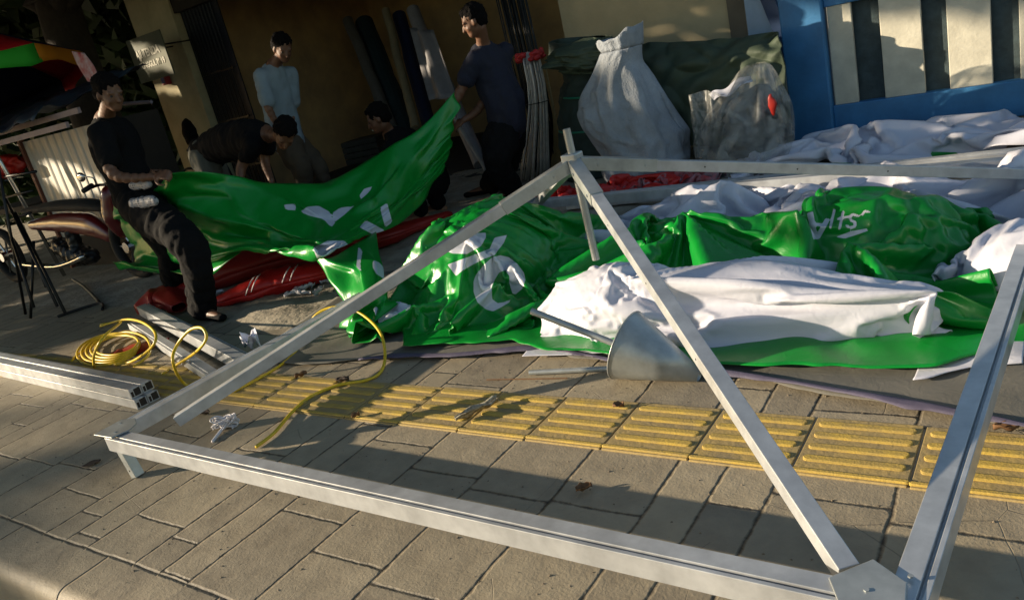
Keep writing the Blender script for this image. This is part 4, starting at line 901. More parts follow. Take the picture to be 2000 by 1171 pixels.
# ================================================================ THE HELD BANNER
Pb = upsample(CLOTH['banner'], 1)
banner_marks = [('poly', [(553, 400), (577, 398), (579, 411), (558, 410)]), ('poly', [(586, 414), (600, 404), (622, 402), (644, 414), (650, 432), (648, 446), (632, 428), (606, 422)]), ('poly', [(650, 416), (664, 406), (692, 402), (672, 420), (656, 432), (650, 446)]),
       ('poly', [(702, 382), (712, 368), (730, 364), (716, 380), (704, 390)]), ('poly', [(742, 406), (756, 396), (766, 434), (752, 444)]), ('poly', [(702, 444), (714, 430), (752, 450), (736, 462)]), ('poly', [(612, 484), (640, 470), (672, 470), (692, 488), (694, 502), (660, 520), (636, 520), (618, 502)])]
bt = thing('held_banner', 'green vinyl banner with white lettering held up between two standing men', 'banner', (-4.5, 3.8, 0))
sheet_obj('cloth', Pb, V['green'], banner_marks, parent=bt)
# the tail of the banner that trails down to the ground
tail_rows = [[(600, 490, 3.05), (640, 505, 3.0), (690, 478, 3.35), (735, 452, 3.7)], [(650, 545, 2.95), (690, 535, 2.92), (720, 520, 3.0), (752, 520, 3.1)], [(676, 590, 2.85), (700, 585, 2.72), (735, 570, 2.75), (760, 575, 2.85)], [(667, 640, 2.75), (690, 625, 2.66), (735, 600, 2.68), (775, 590, 2.8)], [(667, 667, 2.62), (690, 655, 2.6), (730, 630, 2.62), (752, 612, 2.66)]]
C3 = np.array([[at(x, y, y=d)[:] for x, y, d in row] for row in tail_rows]); tail_grid = upsample(C3, 4); ny, nx, _ = tail_grid.shape
for j in range(ny):
    for i in range(nx):
        u, v = i / (nx - 1), j / (ny - 1); tail_grid[j, i] += np.array((.1, -1, .0)) * (.035 * math.sin(u * 14 + v * 3 + 2 * nz(u * 3, v * 3)) + .03 * nz(u * 5, v * 6, 2)) * min(1, v * 4 + .1); tail_grid[j, i, 2] = max(tail_grid[j, i, 2], .012)
tail_marks = [('poly', [(700, 478), (708, 492), (704, 515), (706, 532), (696, 520), (698, 500)]), ('poly', [(728, 508), (740, 512), (756, 530), (750, 545), (735, 535), (728, 522)])]
sheet_obj('tail', tail_grid, V['green'], tail_marks, parent=bt)
q = at(785, 650, z=0); litter('white_corner', 'white inner corner of tarp with an eyelet, between the banner tail and the green bundle', 'tarp corner', q, .2, .22, 1.2, V['white'], 7.7, .13)
# ================================================================ RED TARPS ON THE GROUND
def red_roll(name, label, pts, rad, m, seed, flat=.6, group=None, rough_=1.0):
    P3 = smoothline([at(x, y, z=z) for x, y, z in pts], 8); n = len(P3); t = thing(name, label, 'tarp roll', tuple(P3[0]), group); na = 28; P = np.zeros((na + 1, n, 3))
    for i, c_ in enumerate(P3):
        d = (P3[min(i + 1, n - 1)] - P3[max(i - 1, 0)]).normalized(); s_ = d.cross(Vector((0, 0, 1))).normalized(); k = i / (n - 1) * (len(rad) - 1); k0 = min(int(k), len(rad) - 2); r_ = rad[k0] + (rad[k0 + 1] - rad[k0]) * (k - k0)
        for j in range(na + 1):
            a = j / na * 2 * math.pi; rr_ = r_ * (1 + (rough_ - 1) * .22 * abs(nz(i * 1.1, math.cos(a) * 4, math.sin(a) * 4 + seed)) + .22 * nz(i * .22 + seed, math.cos(a) * 1.5, math.sin(a) * 1.5) + .16 * abs(nz(i * .5 + seed, math.cos(a) * 3, math.sin(a) * 3)))
            p = c_ + s_ * math.cos(a) * rr_ + Vector((0, 0, math.sin(a) * rr_ * flat)); p.z = max(p.z, .008); P[j, i] = p[:]
    sheet_obj('roll', P, m, parent=t); return t
RD = vinyl('red_roll_vinyl', (.42, .02, .012), None, .4, var=.3)
red_roll('red_tarp_roll', 'long dull red tarp roll lying behind the legs of the man in black', [(290, 595, .06), (400, 545, .10), (520, 505, .13), (640, 480, .12), (740, 462, .10), (800, 445, .08), (878, 418, .05)], [.10, .16, .20, .19, .15, .12, .08, .04], RD, 1)
red_roll('red_tarp_roll', 'bright red folded tarp tied with string, lying in front of the dull red roll', [(420, 590, .05), (480, 570, .07), (545, 548, .08), (620, 530, .08), (680, 515, .06), (730, 505, .04)], [.04, .10, .13, .13, .12, .06], V['red'], 4, rough_=2.2)
red_roll('red_tarp_roll', 'small crumpled red tarp corner under the feet of the man in black', [(265, 605, .05), (300, 585, .08), (330, 580, .08), (350, 600, .05)], [.05, .13, .12, .05], RD, 7)
red_roll('red_tarp_roll', 'flat faded red cloth under the coiled yellow cable', [(200, 705, .0), (240, 690, .0), (280, 680, .0), (330, 665, .0)], [.06, .11, .12, .05], RD, 9, flat=.15)
t = thing('white_string', 'white string tied round the bright red folded tarp', 'string', tuple(at(500, 560, z=.1))); bm = bmesh.new()
for (x, y) in ((490, 560), (500, 556), (560, 540), (575, 536)):
    tube(bm, smoothline([at(x - 12, y + 22, z=.04), at(x - 4, y - 2, z=.16), at(x + 4, y - 16, z=.18), at(x + 10, y - 22, z=.14)], 6), .004, 5)
finish('string', bm, MT['white_plastic'], t, smooth=True)
rs2 = random.Random(12)
for k in range(9):
    x, y = ((585, 572), (600, 568), (615, 560), (625, 575), (640, 556), (655, 548), (570, 582), (595, 580), (430, 580))[k]
    litter('plastic_litter', 'crumpled white plastic scrap on the sand beside the bright red tarp', 'plastic scrap', at(x, y, z=0), rs2.uniform(.08, .2), rs2.uniform(.03, .07), rs2.uniform(0, 3), MT['white_plastic'], k * 2.2 + 1, .035, 'white plastic scraps on the sand')
# ================================================================ BUNDLES BY THE WALL
t = thing('rod_bundle', 'tall bundle of thin pale rods tied with a red rag, leaning by the shop corner', 'rod bundle', tuple(at(1045, 345, y=6.1))); rr = random.Random(6)
silver = mat('silver_rod', (.70, .67, .62), .35, .3, .3, 20); darkrod = mat('dark_rod', (.02, .022, .022), .5, .3, .4, 20)
ft, md_, tp = at(1052, 350, y=6.05), at(1050, 200, y=6.12), at(1036, 112, y=6.15)
ft.z = 0
for k in range(64):
    a, r_ = rr.uniform(0, 6.28), math.sqrt(rr.random()); dx, dy = math.cos(a) * r_, math.sin(a) * r_
    bm = bmesh.new(); tube(bm, smoothline([ft + Vector((dx * .19 - .06, dy * .10, .0 + rr.random() * .05)), md_ + Vector((dx * .10, dy * .08, 0)), tp + Vector((dx * .09, dy * .07, rr.uniform(-.02, .05)))], 3), .0055, 5); finish('rod', bm, silver, t, smooth=True)
bm = bmesh.new()
for k in range(26):
    a = rr.uniform(0, 6.28); ball(bm, tp + Vector((math.cos(a) * .115, math.sin(a) * .09, rr.uniform(-.02, .04))), (rr.uniform(.02, .04), .03, rr.uniform(.018, .03)), 2)
finish('red_rag', bm, mat('red_rag', (.6, .03, .03), .6, 0, .3, 20), t, smooth=True)
bm = bmesh.new(); c_ = md_ + Vector((0, 0, 0)); tube(bm, [c_ + Vector((.112 * math.cos(k / 10 * math.pi), .09 * math.sin(k / 10 * math.pi), 0)) for k in range(20)], .004, 6, closed=True); finish('tie', bm, MT['dark_metal'], t)
t = thing('dark_rod_bundle', 'bundle of dark thin rods standing behind the pale rods at the shop corner', 'rod bundle', tuple(at(1060, 350, y=6.35)))
b0, b1 = at(1075, 335, y=6.35), at(985, -60, y=6.40); b0.z = 0
for k in range(44):
    dx, dy = rr.uniform(-.15, .15), rr.uniform(-.05, .08); bm = bmesh.new(); tube(bm, [b0 + Vector((dx * .9, dy, 0)), b1 + Vector((dx, dy * .6, rr.uniform(-.05, .3)))], .006, 5); finish('rod', bm, darkrod, t, smooth=True)
t = thing('bamboo_sticks', 'few yellowish sticks leaning between the pale rods and the olive bundle', 'sticks', tuple(at(1090, 340, y=6.3)))
for k in range(12):
    a, b = at(1105 - k * 3, 330, y=6.25), at(1064 + k * 2, 125 + k * 9, y=6.45); a.z = 0; bm = bmesh.new(); tube(bm, [a, b], .006, 5); finish('stick', bm, mat('bamboo', (.30, .22, .09), .6), t)
def sack(name, label, cat, rows, m, seed, y0, cr=.06, seg=40, extra=True, yscale=.8, rough2=.02):
    """rows: (px_left, px_right, py) outlines at depth y0 from top to bottom"""
    prof = []
    for (xl_, xr_, py_) in rows:
        a, b = at(xl_, py_, y=y0), at(xr_, py_, y=y0); prof.append(((a.x + b.x) / 2, (a.z + b.z) / 2, (b.x - a.x) / 2, b.z - a.z))
    t = thing(name, label, cat, (prof[-1][0], y0, 0)); n = (len(prof) - 1) * 8
    prof2 = smoothline([Vector((p[0], p[1], p[2])) for p in prof], 8); tz = [Vector((p[3], 0, 0)) for p in prof]; tz = smoothline(tz, 8)
    P = np.zeros((len(prof2), seg + 1, 3))
    for j, (c_, z_) in enumerate(zip(prof2, tz)):
        for i in range(seg + 1):
            a = i / seg * 2 * math.pi; r_ = c_.z * (1 + cr * 2 * nz(j * .16 + seed, math.cos(a) * 1.4, math.sin(a) * 1.4) + cr * 1.5 * abs(nz(j * .3, math.cos(a) * 3 + seed, math.sin(a) * 3)) + rough2 * nz(j * .9, math.cos(a) * 8, math.sin(a) * 8 + seed))
            P[j, i] = (c_.x + math.cos(a) * r_, y0 + math.sin(a) * r_ * yscale, max(.01, c_.y + z_.x * .5 * math.cos(a) * 1.0))
    sheet_obj('cover', upsample(P, 1), m, parent=t); return t
sk_m = vinyl('sack_weave', (.36, .38, .40), None, .6, .3, var=.45)
def wrap_grid(key): g = CLOTH[key]; return upsample(np.concatenate([g, g[:, :1]], 1), 1)
sk_m = mat('sack_weave', (.36, .40, .46), .8, 0, .3, 3.2, col2=(.22, .235, .25), bump=.7, bscale=75, spec=.2)
t = thing('grey_sack', 'big dusty grey-white woven sack standing between the strapped bundle and the plastic bag', 'sack', (-2.80, 5.68, 0))
P = wrap_grid('sack') * np.array([1.08, 1.05, 1]) + np.array([-2.80, 5.68, 0]); sheet_obj('cover', P, sk_m, parent=t)
g = np.array(CLOTH['sack'][-1]); fl = []
for q_, w_ in ((0, 0), (.05, .02), (.09, .06)): fl.append([((x + (x + .02) * w_ * 3) * 1.08 - 2.80 + .02 * nz(i * .4, q_ * 30), y * (1 + w_ * 3) + 5.68, z * 1.0 + (.07 * max(0, x) / .15 if q_ > .06 else 0) + q_ * (1 + .5 * nz(math.cos(i * .12) * 2, math.sin(i * .12) * 2, 4))) for i, (x, y, z) in enumerate(g)])
sheet_obj('open_lip', upsample(np.array([r_ + r_[:1] for r_ in fl]), 1), sk_m, parent=t)
ol = mat('olive_tarp', (.05, .075, .045), .7, 0, .4, 5, bump=.6, bscale=16); ol2 = mat('dark_green_canvas', (.028, .05, .042), .75, 0, .4, 5, bump=.6, bscale=18)
t = sack('olive_bundle', 'tall dark green canvas bundle bound with bright green straps, left of the grey sack', 'canvas bundle', [(1085, 1200, 78), (1088, 1195, 120), (1108, 1190, 150), (1100, 1190, 190), (1098, 1190, 240), (1102, 1195, 290), (1106, 1200, 335), (1110, 1200, 350)], ol2, 5, 6.0, .10)
for py_, xa, xb in ((186, 1100, 1192), (252, 1098, 1190)):
    a, b = at(xa, py_, y=6.0), at(xb, py_ - 5, y=6.0); c_ = (a + b) / 2; r_ = (b.x - a.x) / 2 * 1.03; bm = bmesh.new(); tube(bm, [c_ + Vector((r_ * math.cos(k / 15 * math.pi), r_ * .82 * math.sin(k / 15 * math.pi), (b.z - a.z) * .5 * math.cos(k / 15 * math.pi))) for k in range(30)], .009, 6, closed=True); finish('strap', bm, mat('green_strap', (.01, .22, .13), .5), t, smooth=True)
t = sack('olive_tarp_fold', 'dark olive canvas flopping over the top of the strapped bundle', 'canvas', [(1150, 1190, 72), (1110, 1200, 88), (1080, 1205, 105), (1085, 1200, 125), (1110, 1190, 140)], ol, 11, 5.85, .25)
# long olive canvas behind the sack and the plastic bag
drape_rows = [[(1245, 88, 6.2), (1330, 82, 6.15), (1430, 76, 6.1), (1520, 62, 6.1)], [(1250, 130, 6.0), (1335, 125, 5.95), (1435, 112, 5.95), (1528, 90, 6.0)], [(1262, 190, 5.9), (1345, 180, 5.9), (1440, 160, 5.9), (1535, 130, 5.95)], [(1290, 290, 5.85), (1350, 285, 5.85), (1440, 280, 5.85), (1545, 240, 5.9)]]
C3 = np.array([[at(x, y, y=d)[:] for x, y, d in row] for row in drape_rows]); Po = upsample(C3, 5); ny, nx, _ = Po.shape
for j in range(ny):
    for i in range(nx): u, v = i / (nx - 1), j / (ny - 1); Po[j, i] += np.array((0, -1, .3)) * (.09 * abs(nz(u * 4 + 1, v * 3)) + .05 * nz(u * 7, v * 6 + u * 4, 2))
t = thing('olive_canvas', 'long olive green canvas draped behind the grey sack and up to the blue post', 'canvas', (-2.2, 6.1, 0)); sheet_obj('drape', Po, ol, parent=t)
bm = bmesh.new(); a, b = at(1262, 130, y=6.35), at(1530, 100, y=6.3); tube(bm, [Vector((a.x, 6.38, .4)), Vector((b.x - .05, 6.36, .4))], .26, 14); finish('bale', bm, ol2, t, smooth=True)
# clear plastic bag with white and red cloth inside
pb_m = bpy.data.materials.new('clear_plastic'); pb_m.use_nodes = True; N_ = pb_m.node_tree.nodes; L_ = pb_m.node_tree.links; b_ = N_['Principled BSDF']; b_.inputs['Base Color'].default_value = (.40, .41, .40, 1); b_.inputs['Roughness'].default_value = .32
tr_ = N_.new('ShaderNodeBsdfTransparent'); mx_ = N_.new('ShaderNodeMixShader'); ns_ = N_.new('ShaderNodeTexNoise'); ns_.inputs['Scale'].default_value = 4; ns_.inputs['Detail'].default_value = 4; ns_.inputs['Distortion'].default_value = 1.5
rp_ = N_.new('ShaderNodeMapRange'); rp_.inputs[1].default_value = .4; rp_.inputs[2].default_value = .62; rp_.inputs[3].default_value = .10; rp_.inputs[4].default_value = .42
L_.new(ns_.outputs[0], rp_.inputs[0]); L_.new(rp_.outputs[0], mx_.inputs[0]); L_.new(tr_.outputs[0], mx_.inputs[1]); L_.new(b_.outputs[0], mx_.inputs[2]); L_.new(mx_.outputs[0], N_['Material Output'].inputs[0])
t = thing('plastic_bag', 'crinkled clear plastic bag full of cloth standing in front of the olive canvas', 'plastic bag', (-1.97, 5.62, 0))
P = wrap_grid('clear_bag') + np.array([-1.97, 5.62, 0]); sheet_obj('film', P, pb_m, parent=t)
t2 = sack('bag_contents', 'dark grey and red cloth seen inside the clear plastic bag', 'cloth', [(1478, 1500, 165), (1440, 1518, 190), (1425, 1524, 220), (1420, 1526, 260), (1424, 1520, 290), (1428, 1508, 304)], mat('mixed_cloth', (.16, .17, .17), .7, 0, .6, 7, col2=(.05, .055, .06), bump=.6, bscale=12), 9, 5.62, .15)
q = at(1508, 205, y=5.45); bm = bmesh.new(); ball(bm, q, (.022, .012, .075), 3); 
for v in bm.verts: v.co += Vector((.02 * nz(v.co.x * 30, v.co.z * 20), 0, 0))
finish('red_cloth_piece', bm, MT['vinyl_red'], t2, smooth=True)
drape_rows = [[(1345, 185, 5.6), (1380, 178, 5.55), (1420, 185, 5.5)], [(1352, 240, 5.55), (1385, 235, 5.5), (1410, 225, 5.5)], [(1362, 310, 5.5), (1378, 300, 5.48), (1392, 262, 5.5)]]
Pf = upsample(np.array([[at(x, y, y=d)[:] for x, y, d in row] for row in drape_rows]), 4)
for j in range(Pf.shape[0]):
    for i in range(Pf.shape[1]): Pf[j, i, 1] -= .06 * nz(i * .12, j * .05) + .02 * math.sin(i * .35 + 2 * nz(i * .1, j * .1))
sheet_obj('loose_neck', Pf, pb_m, parent=t)
drape_rows = [[(1384, 185, 5.58), (1420, 168, 5.56), (1465, 145, 5.56)], [(1395, 196, 5.5), (1428, 182, 5.48), (1470, 156, 5.5)]]
Pf = upsample(np.array([[at(x, y, y=d)[:] for x, y, d in row] for row in drape_rows]), 4); Pf[..., 2] += .012 * np.sin(np.arange(Pf.shape[1]) * .33)[None, :]
o = sheet_obj('white_rag', Pf, V['white']); tag(o, 'strip of white cloth showing at the open neck of the plastic bag', 'cloth')
P = place('red_cloth', -2.45, 5.32, rot=4, sx=.45, sy=.5, sz=.9, k=1, lift=.01)
o = sheet_obj('patterned_cloth', P, mat('red_patterned_cloth', (.45, .03, .03), .7, 0, .2, 16, col2=(.30, .25, .28))); tag(o, 'red and pale patterned cloth on the ground under the grey sack', 'cloth')
# ================================================================ PEOPLE: one continuous skin each, clothes as separate pieces over it
def remesh_obj(name, bm, voxel, m, parent, smooth_it=2, noise_amp=0, noise_scale=9, seed=0):
    me = bpy.data.meshes.new(name); bm.to_mesh(me); bm.free(); ob = bpy.data.objects.new(name + '_raw', me); sc.collection.objects.link(ob)
    r = ob.modifiers.new('r', 'REMESH'); r.mode = 'VOXEL'; r.voxel_size = voxel
    if smooth_it: s = ob.modifiers.new('s', 'SMOOTH'); s.iterations = smooth_it; s.factor = .6
    dg = bpy.context.evaluated_depsgraph_get(); m2 = bpy.data.meshes.new_from_object(ob.evaluated_get(dg)); bpy.data.objects.remove(ob)
    if noise_amp:
        nrm = [v.normal.copy() for v in m2.vertices]
        for v, nn in zip(m2.vertices, nrm):
            c = v.co; k = nz(c.x * noise_scale + seed, c.y * noise_scale, c.z * noise_scale * .6); k2 = abs(nz(c.x * noise_scale * 1.7, c.y * noise_scale * 1.7 + seed, c.z * noise_scale * .9))
            v.co = c + nn * noise_amp * (k + 1.1 * k2)
    m2.transform(parent_mat(parent).inverted()); m2.name = name
    m2.materials.clear(); m2.materials.append(m)
    for p in m2.polygons: p.use_smooth = True
    return link(bpy.data.objects.new(name, m2), parent)
def limb(bm, pts, rads, flat=None, steps=6):
    P = smoothline(pts, steps); n = len(P)
    for i, p in enumerate(P):
        k = i / (n - 1) * (len(rads) - 1); k0 = min(int(k), len(rads) - 2); r = rads[k0] + (rads[k0 + 1] - rads[k0]) * (k - k0)
        ball(bm, p, r if flat is None else (r * flat[0], r * flat[1], r * flat[2]), 2)
def head(bm, c, forward, up, s=1.0):
    f = Vector(forward).normalized(); u = Vector(up); u = (u - f * u.dot(f)).normalized(); r_ = f.cross(u)
    Mh = Matrix((r_, f, u)).transposed()       # local: x right, y forward, z up
    L = lambda x, y, z: Vector(c) + Mh @ Vector((x * s, y * s, z * s))
    b = lambda x, y, z, rx, ry, rz: ball(bm, L(x, y, z), (rx * s, ry * s, rz * s), 2, Mh)
    b(0, -.012, .035, .076, .094, .085); b(0, .02, -.02, .066, .072, .085); b(0, .045, -.075, .042, .045, .034)     # cranium, face, chin
    b(0, .092, -.012, .013, .016, .026); b(0, .104, -.028, .015, .014, .012)                                        # nose
    b(.03, .074, .024, .026, .014, .010); b(-.03, .074, .024, .026, .014, .010)                                     # brows
    b(.034, .058, -.03, .024, .022, .022); b(-.034, .058, -.03, .024, .022, .022)                                     # cheeks
    b(0, .080, -.054, .020, .010, .007); b(0, .078, -.066, .018, .010, .008)                                        # lips
    for sx_ in (-1, 1): b(sx_ * .076, -.005, -.008, .010, .018, .030)
    return L, Mh
def hand(bm, wrist, d, palm_n, s=1.0, curl=1.0):
    d = Vector(d).normalized(); n = Vector(palm_n); n = (n - d * n.dot(d)).normalized(); w = d.cross(n)
    c = Vector(wrist) + d * .045 * s
    Mh = Matrix((w, d, n)).transposed(); ball(bm, c, (.040 * s, .050 * s, .017 * s), 2, Mh)
    for k, (off, ln) in enumerate(((-.030, .070), (-.010, .080), (.010, .075), (.029, .058))):
        a = c + w * off * s + d * .040 * s; p1_ = a + (d * (1 - .25 * curl) + n * .5 * curl) * ln * .45 * s; p2_ = p1_ + (d * (.6 - .6 * curl) + n * (.5 + .3 * curl)) * ln * .35 * s; p3_ = p2_ + (d * (.4 - .9 * curl) + n * .5) * ln * .28 * s
        limb(bm, [a, p1_, p2_, p3_], [.0095 * s, .0088 * s, .008 * s, .007 * s])
    a = c - w * .036 * s - d * .015 * s; limb(bm, [a, a - w * .022 * s + d * .028 * s + n * .012 * s, a - w * .020 * s + d * .055 * s + n * .03 * s], [.012 * s, .010 * s, .008 * s])
def person(label, base, J, facing, cloth, voxel_step=.009, group=None):
    t = thing('person', label, 'person', tuple(base), group)
    bm = bmesh.new()
    L, Mh = head(bm, J['head'], facing[0], facing[1], J.get('hs', 1.0))
    nape, ch, waist, hips = J['neck'], J['chest'], J['belly'], J['pelvis']
    limb(bm, [L(0, -.02, -.06), nape], [.052, .055]); limb(bm, [nape, ch, waist, hips], [.07, .125, .118, .13]); limb(bm, [J['sh1'], ch, J['sh2']], [.06, .10, .06])
    for k in '12':
        limb(bm, [J['sh' + k], J['el' + k], J['wr' + k]], [.056, .042, .026]); h_ = J.get('hand' + k); 
        if h_: hand(bm, J['wr' + k], *h_)
        limb(bm, [hips.lerp(J['hip' + k], .7), J['hip' + k], J['kn' + k], J['an' + k]], [.11, .088, .058, .04])
        fd = J['toe' + k]; limb(bm, [J['an' + k] + Vector((0, 0, -.02)), (J['an' + k] + fd) / 2 + Vector((0, 0, -.01)), fd], [.038, .036, .026])
    remesh_obj('body', bm, voxel_step, MT['skin'], t, 2)
    # hair
    bm = bmesh.new(); hs = J.get('hs', 1.0); Lb = lambda x, y, z, rx, ry, rz: ball(bm, L(x, y, z), (rx * hs, ry * hs, rz * hs), 3, Mh)
    Lb(0, -.026, .050, .083, .094, .083); Lb(0, -.052, .0, .077, .060, .07); Lb(0, .006, .084, .064, .062, .036)
    remesh_obj('hair', bm, .007, MT['hair'], t, 1, .011, 34)
    for sx_ in (-1, 1): bm = bmesh.new(); ball(bm, L(sx_ * .031, .073, .004), .0095 * hs, 2); finish('eye', bm, mat('dark_eye', (.012, .009, .008), .6), t, smooth=True)
    # shirt
    bm = bmesh.new(); limb(bm, [nape + (ch - nape) * .25, ch, waist, hips], [.085, .150 * cloth.get('girth', 1), .148 * cloth.get('girth', 1), .155]); limb(bm, [J['sh1'], ch, J['sh2']], [.075, .125, .075])
    for k in '12': e = J['sh' + k].lerp(J['el' + k], cloth.get('sleeve', .62)); limb(bm, [J['sh' + k], e], [.078, .070])
    remesh_obj('shirt', bm, .012, cloth['shirt'], t, 3, .016, 8, 3)
    # trousers
    bm = bmesh.new(); limb(bm, [hips + (waist - hips) * .25, hips], [.142, .15])
    bag = cloth.get('bag', 1)
    for k in '12': fc = cloth.get('leg', .95); e = J['kn' + k].lerp(J['an' + k], fc); limb(bm, [hips.lerp(J['hip' + k], .8), J['hip' + k].lerp(J['kn' + k], .3), J['kn' + k], e], [.13, .115 * bag, .085 * bag, .072 * bag])
    remesh_obj('trousers', bm, .012, cloth['trousers'], t, 3, .018, 9, 7)
    for k in '12':
        fd = J['toe' + k]; an = J['an' + k]; bm = bmesh.new(); v = (fd - an); v.z = 0; q = Vector((an.x, an.y, .03)) - v.normalized() * .03
        limb(bm, [q, (q + fd) / 2, Vector((fd.x, fd.y, .03)) + v.normalized() * .03], [.040, .043, .036], (1, 1, .72)); remesh_obj('shoe', bm, .008, cloth.get('shoe', MT['black_cloth']), t, 2)
    return t, L
A = lambda x, y, d: at(x, y, y=d)
# man in black, left
J = dict(head=A(214, 183, 2.98), neck=A(206, 232, 3.0), chest=A(222, 275, 3.0), belly=A(245, 335, 3.0), pelvis=A(268, 385, 3.02), sh1=A(200, 258, 2.84), sh2=A(240, 252, 3.16), el1=A(222, 340, 2.74), el2=A(275, 330, 3.2), wr1=A(303, 345, 2.88), wr2=A(310, 338, 3.06),
         hip1=A(268, 400, 2.94), hip2=A(278, 396, 3.10), kn1=A(372, 482, 2.82), kn2=A(335, 492, 3.14), an1=A(392, 592, 2.84), an2=A(352, 590, 3.18))
J['an1'].z = .08; J['an2'].z = .08; J['toe1'] = Vector((J['an1'].x + .20, J['an1'].y - .03, .035)); J['toe2'] = Vector((J['an2'].x + .18, J['an2'].y + .02, .035))
J['hand1'] = ((1, .05, .05), (0, .6, -.7), 1.05, .7); J['hand2'] = ((1, -.1, .05), (0, -.5, -.8), 1.05, .7)
tm, L1 = person('man in black shirt and trousers holding the left end of the green banner', (-4.95, 3.0, 0), J, ((.93, -.05, -.35), (.2, 0, 1)), dict(shirt=MT['black_cloth'], trousers=MT['black_cloth'], bag=1.22, sleeve=.66, girth=1.0, leg=.98), .008)
bm = bmesh.new(); limb(bm, [A(262, 362, 2.86), A(290, 360, 2.86)], [.045, .04], (1.1, .5, .7)); limb(bm, [A(262, 398, 2.82), A(300, 392, 2.84)], [.05, .045], (1.1, .5, .8))
dots = bpy.data.materials.new('dotted_white_cloth'); dots.use_nodes = True; Nn = dots.node_tree.nodes; bb = Nn['Principled BSDF']; vo_ = Nn.new('ShaderNodeTexVoronoi'); vo_.inputs['Scale'].default_value = 60; vo_.inputs['Randomness'].default_value = .2; rp2 = Nn.new('ShaderNodeValToRGB'); rp2.color_ramp.elements[0].position = .28; rp2.color_ramp.elements[1].position = .34; rp2.color_ramp.elements[0].color = (.03, .03, .05, 1); rp2.color_ramp.elements[1].color = (.26, .27, .30, 1)
tcn = Nn.new('ShaderNodeTexCoord'); dots.node_tree.links.new(tcn.outputs['Object'], vo_.inputs[0]); dots.node_tree.links.new(vo_.outputs[0], rp2.inputs[0]); dots.node_tree.links.new(rp2.outputs[0], bb.inputs['Base Color'])
remesh_obj('waist_cloth', bm, .008, dots, tm, 2, .008, 14)
# man in navy, right
J = dict(head=A(925, 42, 5.25), neck=A(945, 92, 5.35), chest=A(955, 130, 5.4), belly=A(985, 200, 5.42), pelvis=A(990, 240, 5.42), sh1=A(928, 118, 5.25), sh2=A(985, 100, 5.55), el1=A(893, 190, 5.12), el2=A(940, 205, 5.35), wr1=A(870, 226, 5.02), wr2=A(905, 235, 5.15),
         hip1=A(980, 262, 5.32), hip2=A(996, 258, 5.52), kn1=A(972, 318, 5.25), kn2=A(985, 320, 5.6), an1=A(1002, 372, 5.5), an2=A(958, 372, 5.75))
J['an1'].z = .08; J['an2'].z = .08; J['toe1'] = J['an1'] + Vector((-.10, -.15, -.045)); J['toe2'] = J['an2'] + Vector((-.18, -.08, -.045))
J['hand1'] = ((-.6, -.3, -.7), (-.5, .4, .3), 1.05, .8); J['hand2'] = ((-.8, -.3, -.4), (-.2, .5, -.6), 1.0, .8)
tm, L2 = person('bearded man in navy shirt pulling up the right end of the green banner', (-3.9, 5.45, 0), J, ((-.80, -.52, -.32), (-.15, -.1, 1)), dict(shirt=MT['navy_cloth'], trousers=MT['black_cloth'], bag=1.3, sleeve=.5, girth=1.15), .009)
bm = bmesh.new(); w_ = J['wr1'].lerp(J['el1'], .12); d_ = (J['el1'] - J['wr1']).normalized(); s_ = d_.cross(Vector((0, 0, 1))).normalized(); u_ = s_.cross(d_); tube(bm, [w_ + (s_ * math.cos(k / 8 * math.pi) + u_ * math.sin(k / 8 * math.pi)) * .034 for k in range(16)], .004, 6, closed=True); finish('bracelet', bm, mat('pink_band', (.6, .25, .2), .5), tm, smooth=True)
# man in the pale blue shirt, standing in the shop door
yb = 4.95
J = dict(head=A(552, 95, yb), neck=A(535, 128, yb), chest=A(535, 165, yb), belly=A(548, 225, yb), pelvis=A(562, 275, yb), sh1=A(512, 150, yb - .12), sh2=A(565, 145, yb + .14), el1=A(522, 205, yb - .2), el2=A(570, 205, yb + .1), wr1=A(545, 250, yb - .16), wr2=A(570, 250, yb - .05),
         hip1=A(568, 290, yb - .08), hip2=A(580, 288, yb + .09), kn1=A(590, 335, yb - .1), kn2=A(625, 335, yb + .1), an1=A(596, 400, yb), an2=A(640, 395, yb + .1))
J['an1'].z = .08; J['an2'].z = .08; J['toe1'] = J['an1'] + Vector((.12, -.12, -.045)); J['toe2'] = J['an2'] + Vector((.15, -.08, -.045)); J['hand1'] = ((.7, -.3, -.6), (.2, .8, 0), 1.0, .6)
tm, L3 = person('man in pale blue T-shirt standing in the shop, looking down', (J['pelvis'].x, yb, 0), J, ((.75, -.35, -.5), (.3, 0, 1)), dict(shirt=mat('pale_blue_cloth', (.20, .26, .30), .85, 0, .15, 8, bump=.4, bscale=30), trousers=mat('khaki_cloth', (.09, .065, .04), .85, 0, .3, 9), sleeve=.85), .010)
# bending man, head down
yb = 4.1
J = dict(head=A(556, 262, yb - .1), neck=A(522, 262, yb), chest=A(490, 268, yb), belly=A(438, 278, yb + .05), pelvis=A(405, 300, yb + .1), sh1=A(492, 288, yb - .16), sh2=A(522, 268, yb + .15), el1=A(472, 325, yb - .22), el2=A(518, 315, yb + .1), wr1=A(470, 362, yb - .3), wr2=A(530, 352, yb),
         hip1=A(402, 315, yb), hip2=A(408, 310, yb + .2), kn1=A(420, 375, yb - .05), kn2=A(440, 375, yb + .2), an1=A(428, 440, yb + .1), an2=A(448, 430, yb + .3))
J['an1'].z = .08; J['an2'].z = .08; J['toe1'] = J['an1'] + Vector((.17, -.05, -.045)); J['toe2'] = J['an2'] + Vector((.17, -.05, -.045)); J['hand1'] = ((.1, -.2, -1), (.5, .5, 0), 1.0, .6); J['hand2'] = ((.1, -.2, -1), (.5, .5, 0), 1.0, .6)
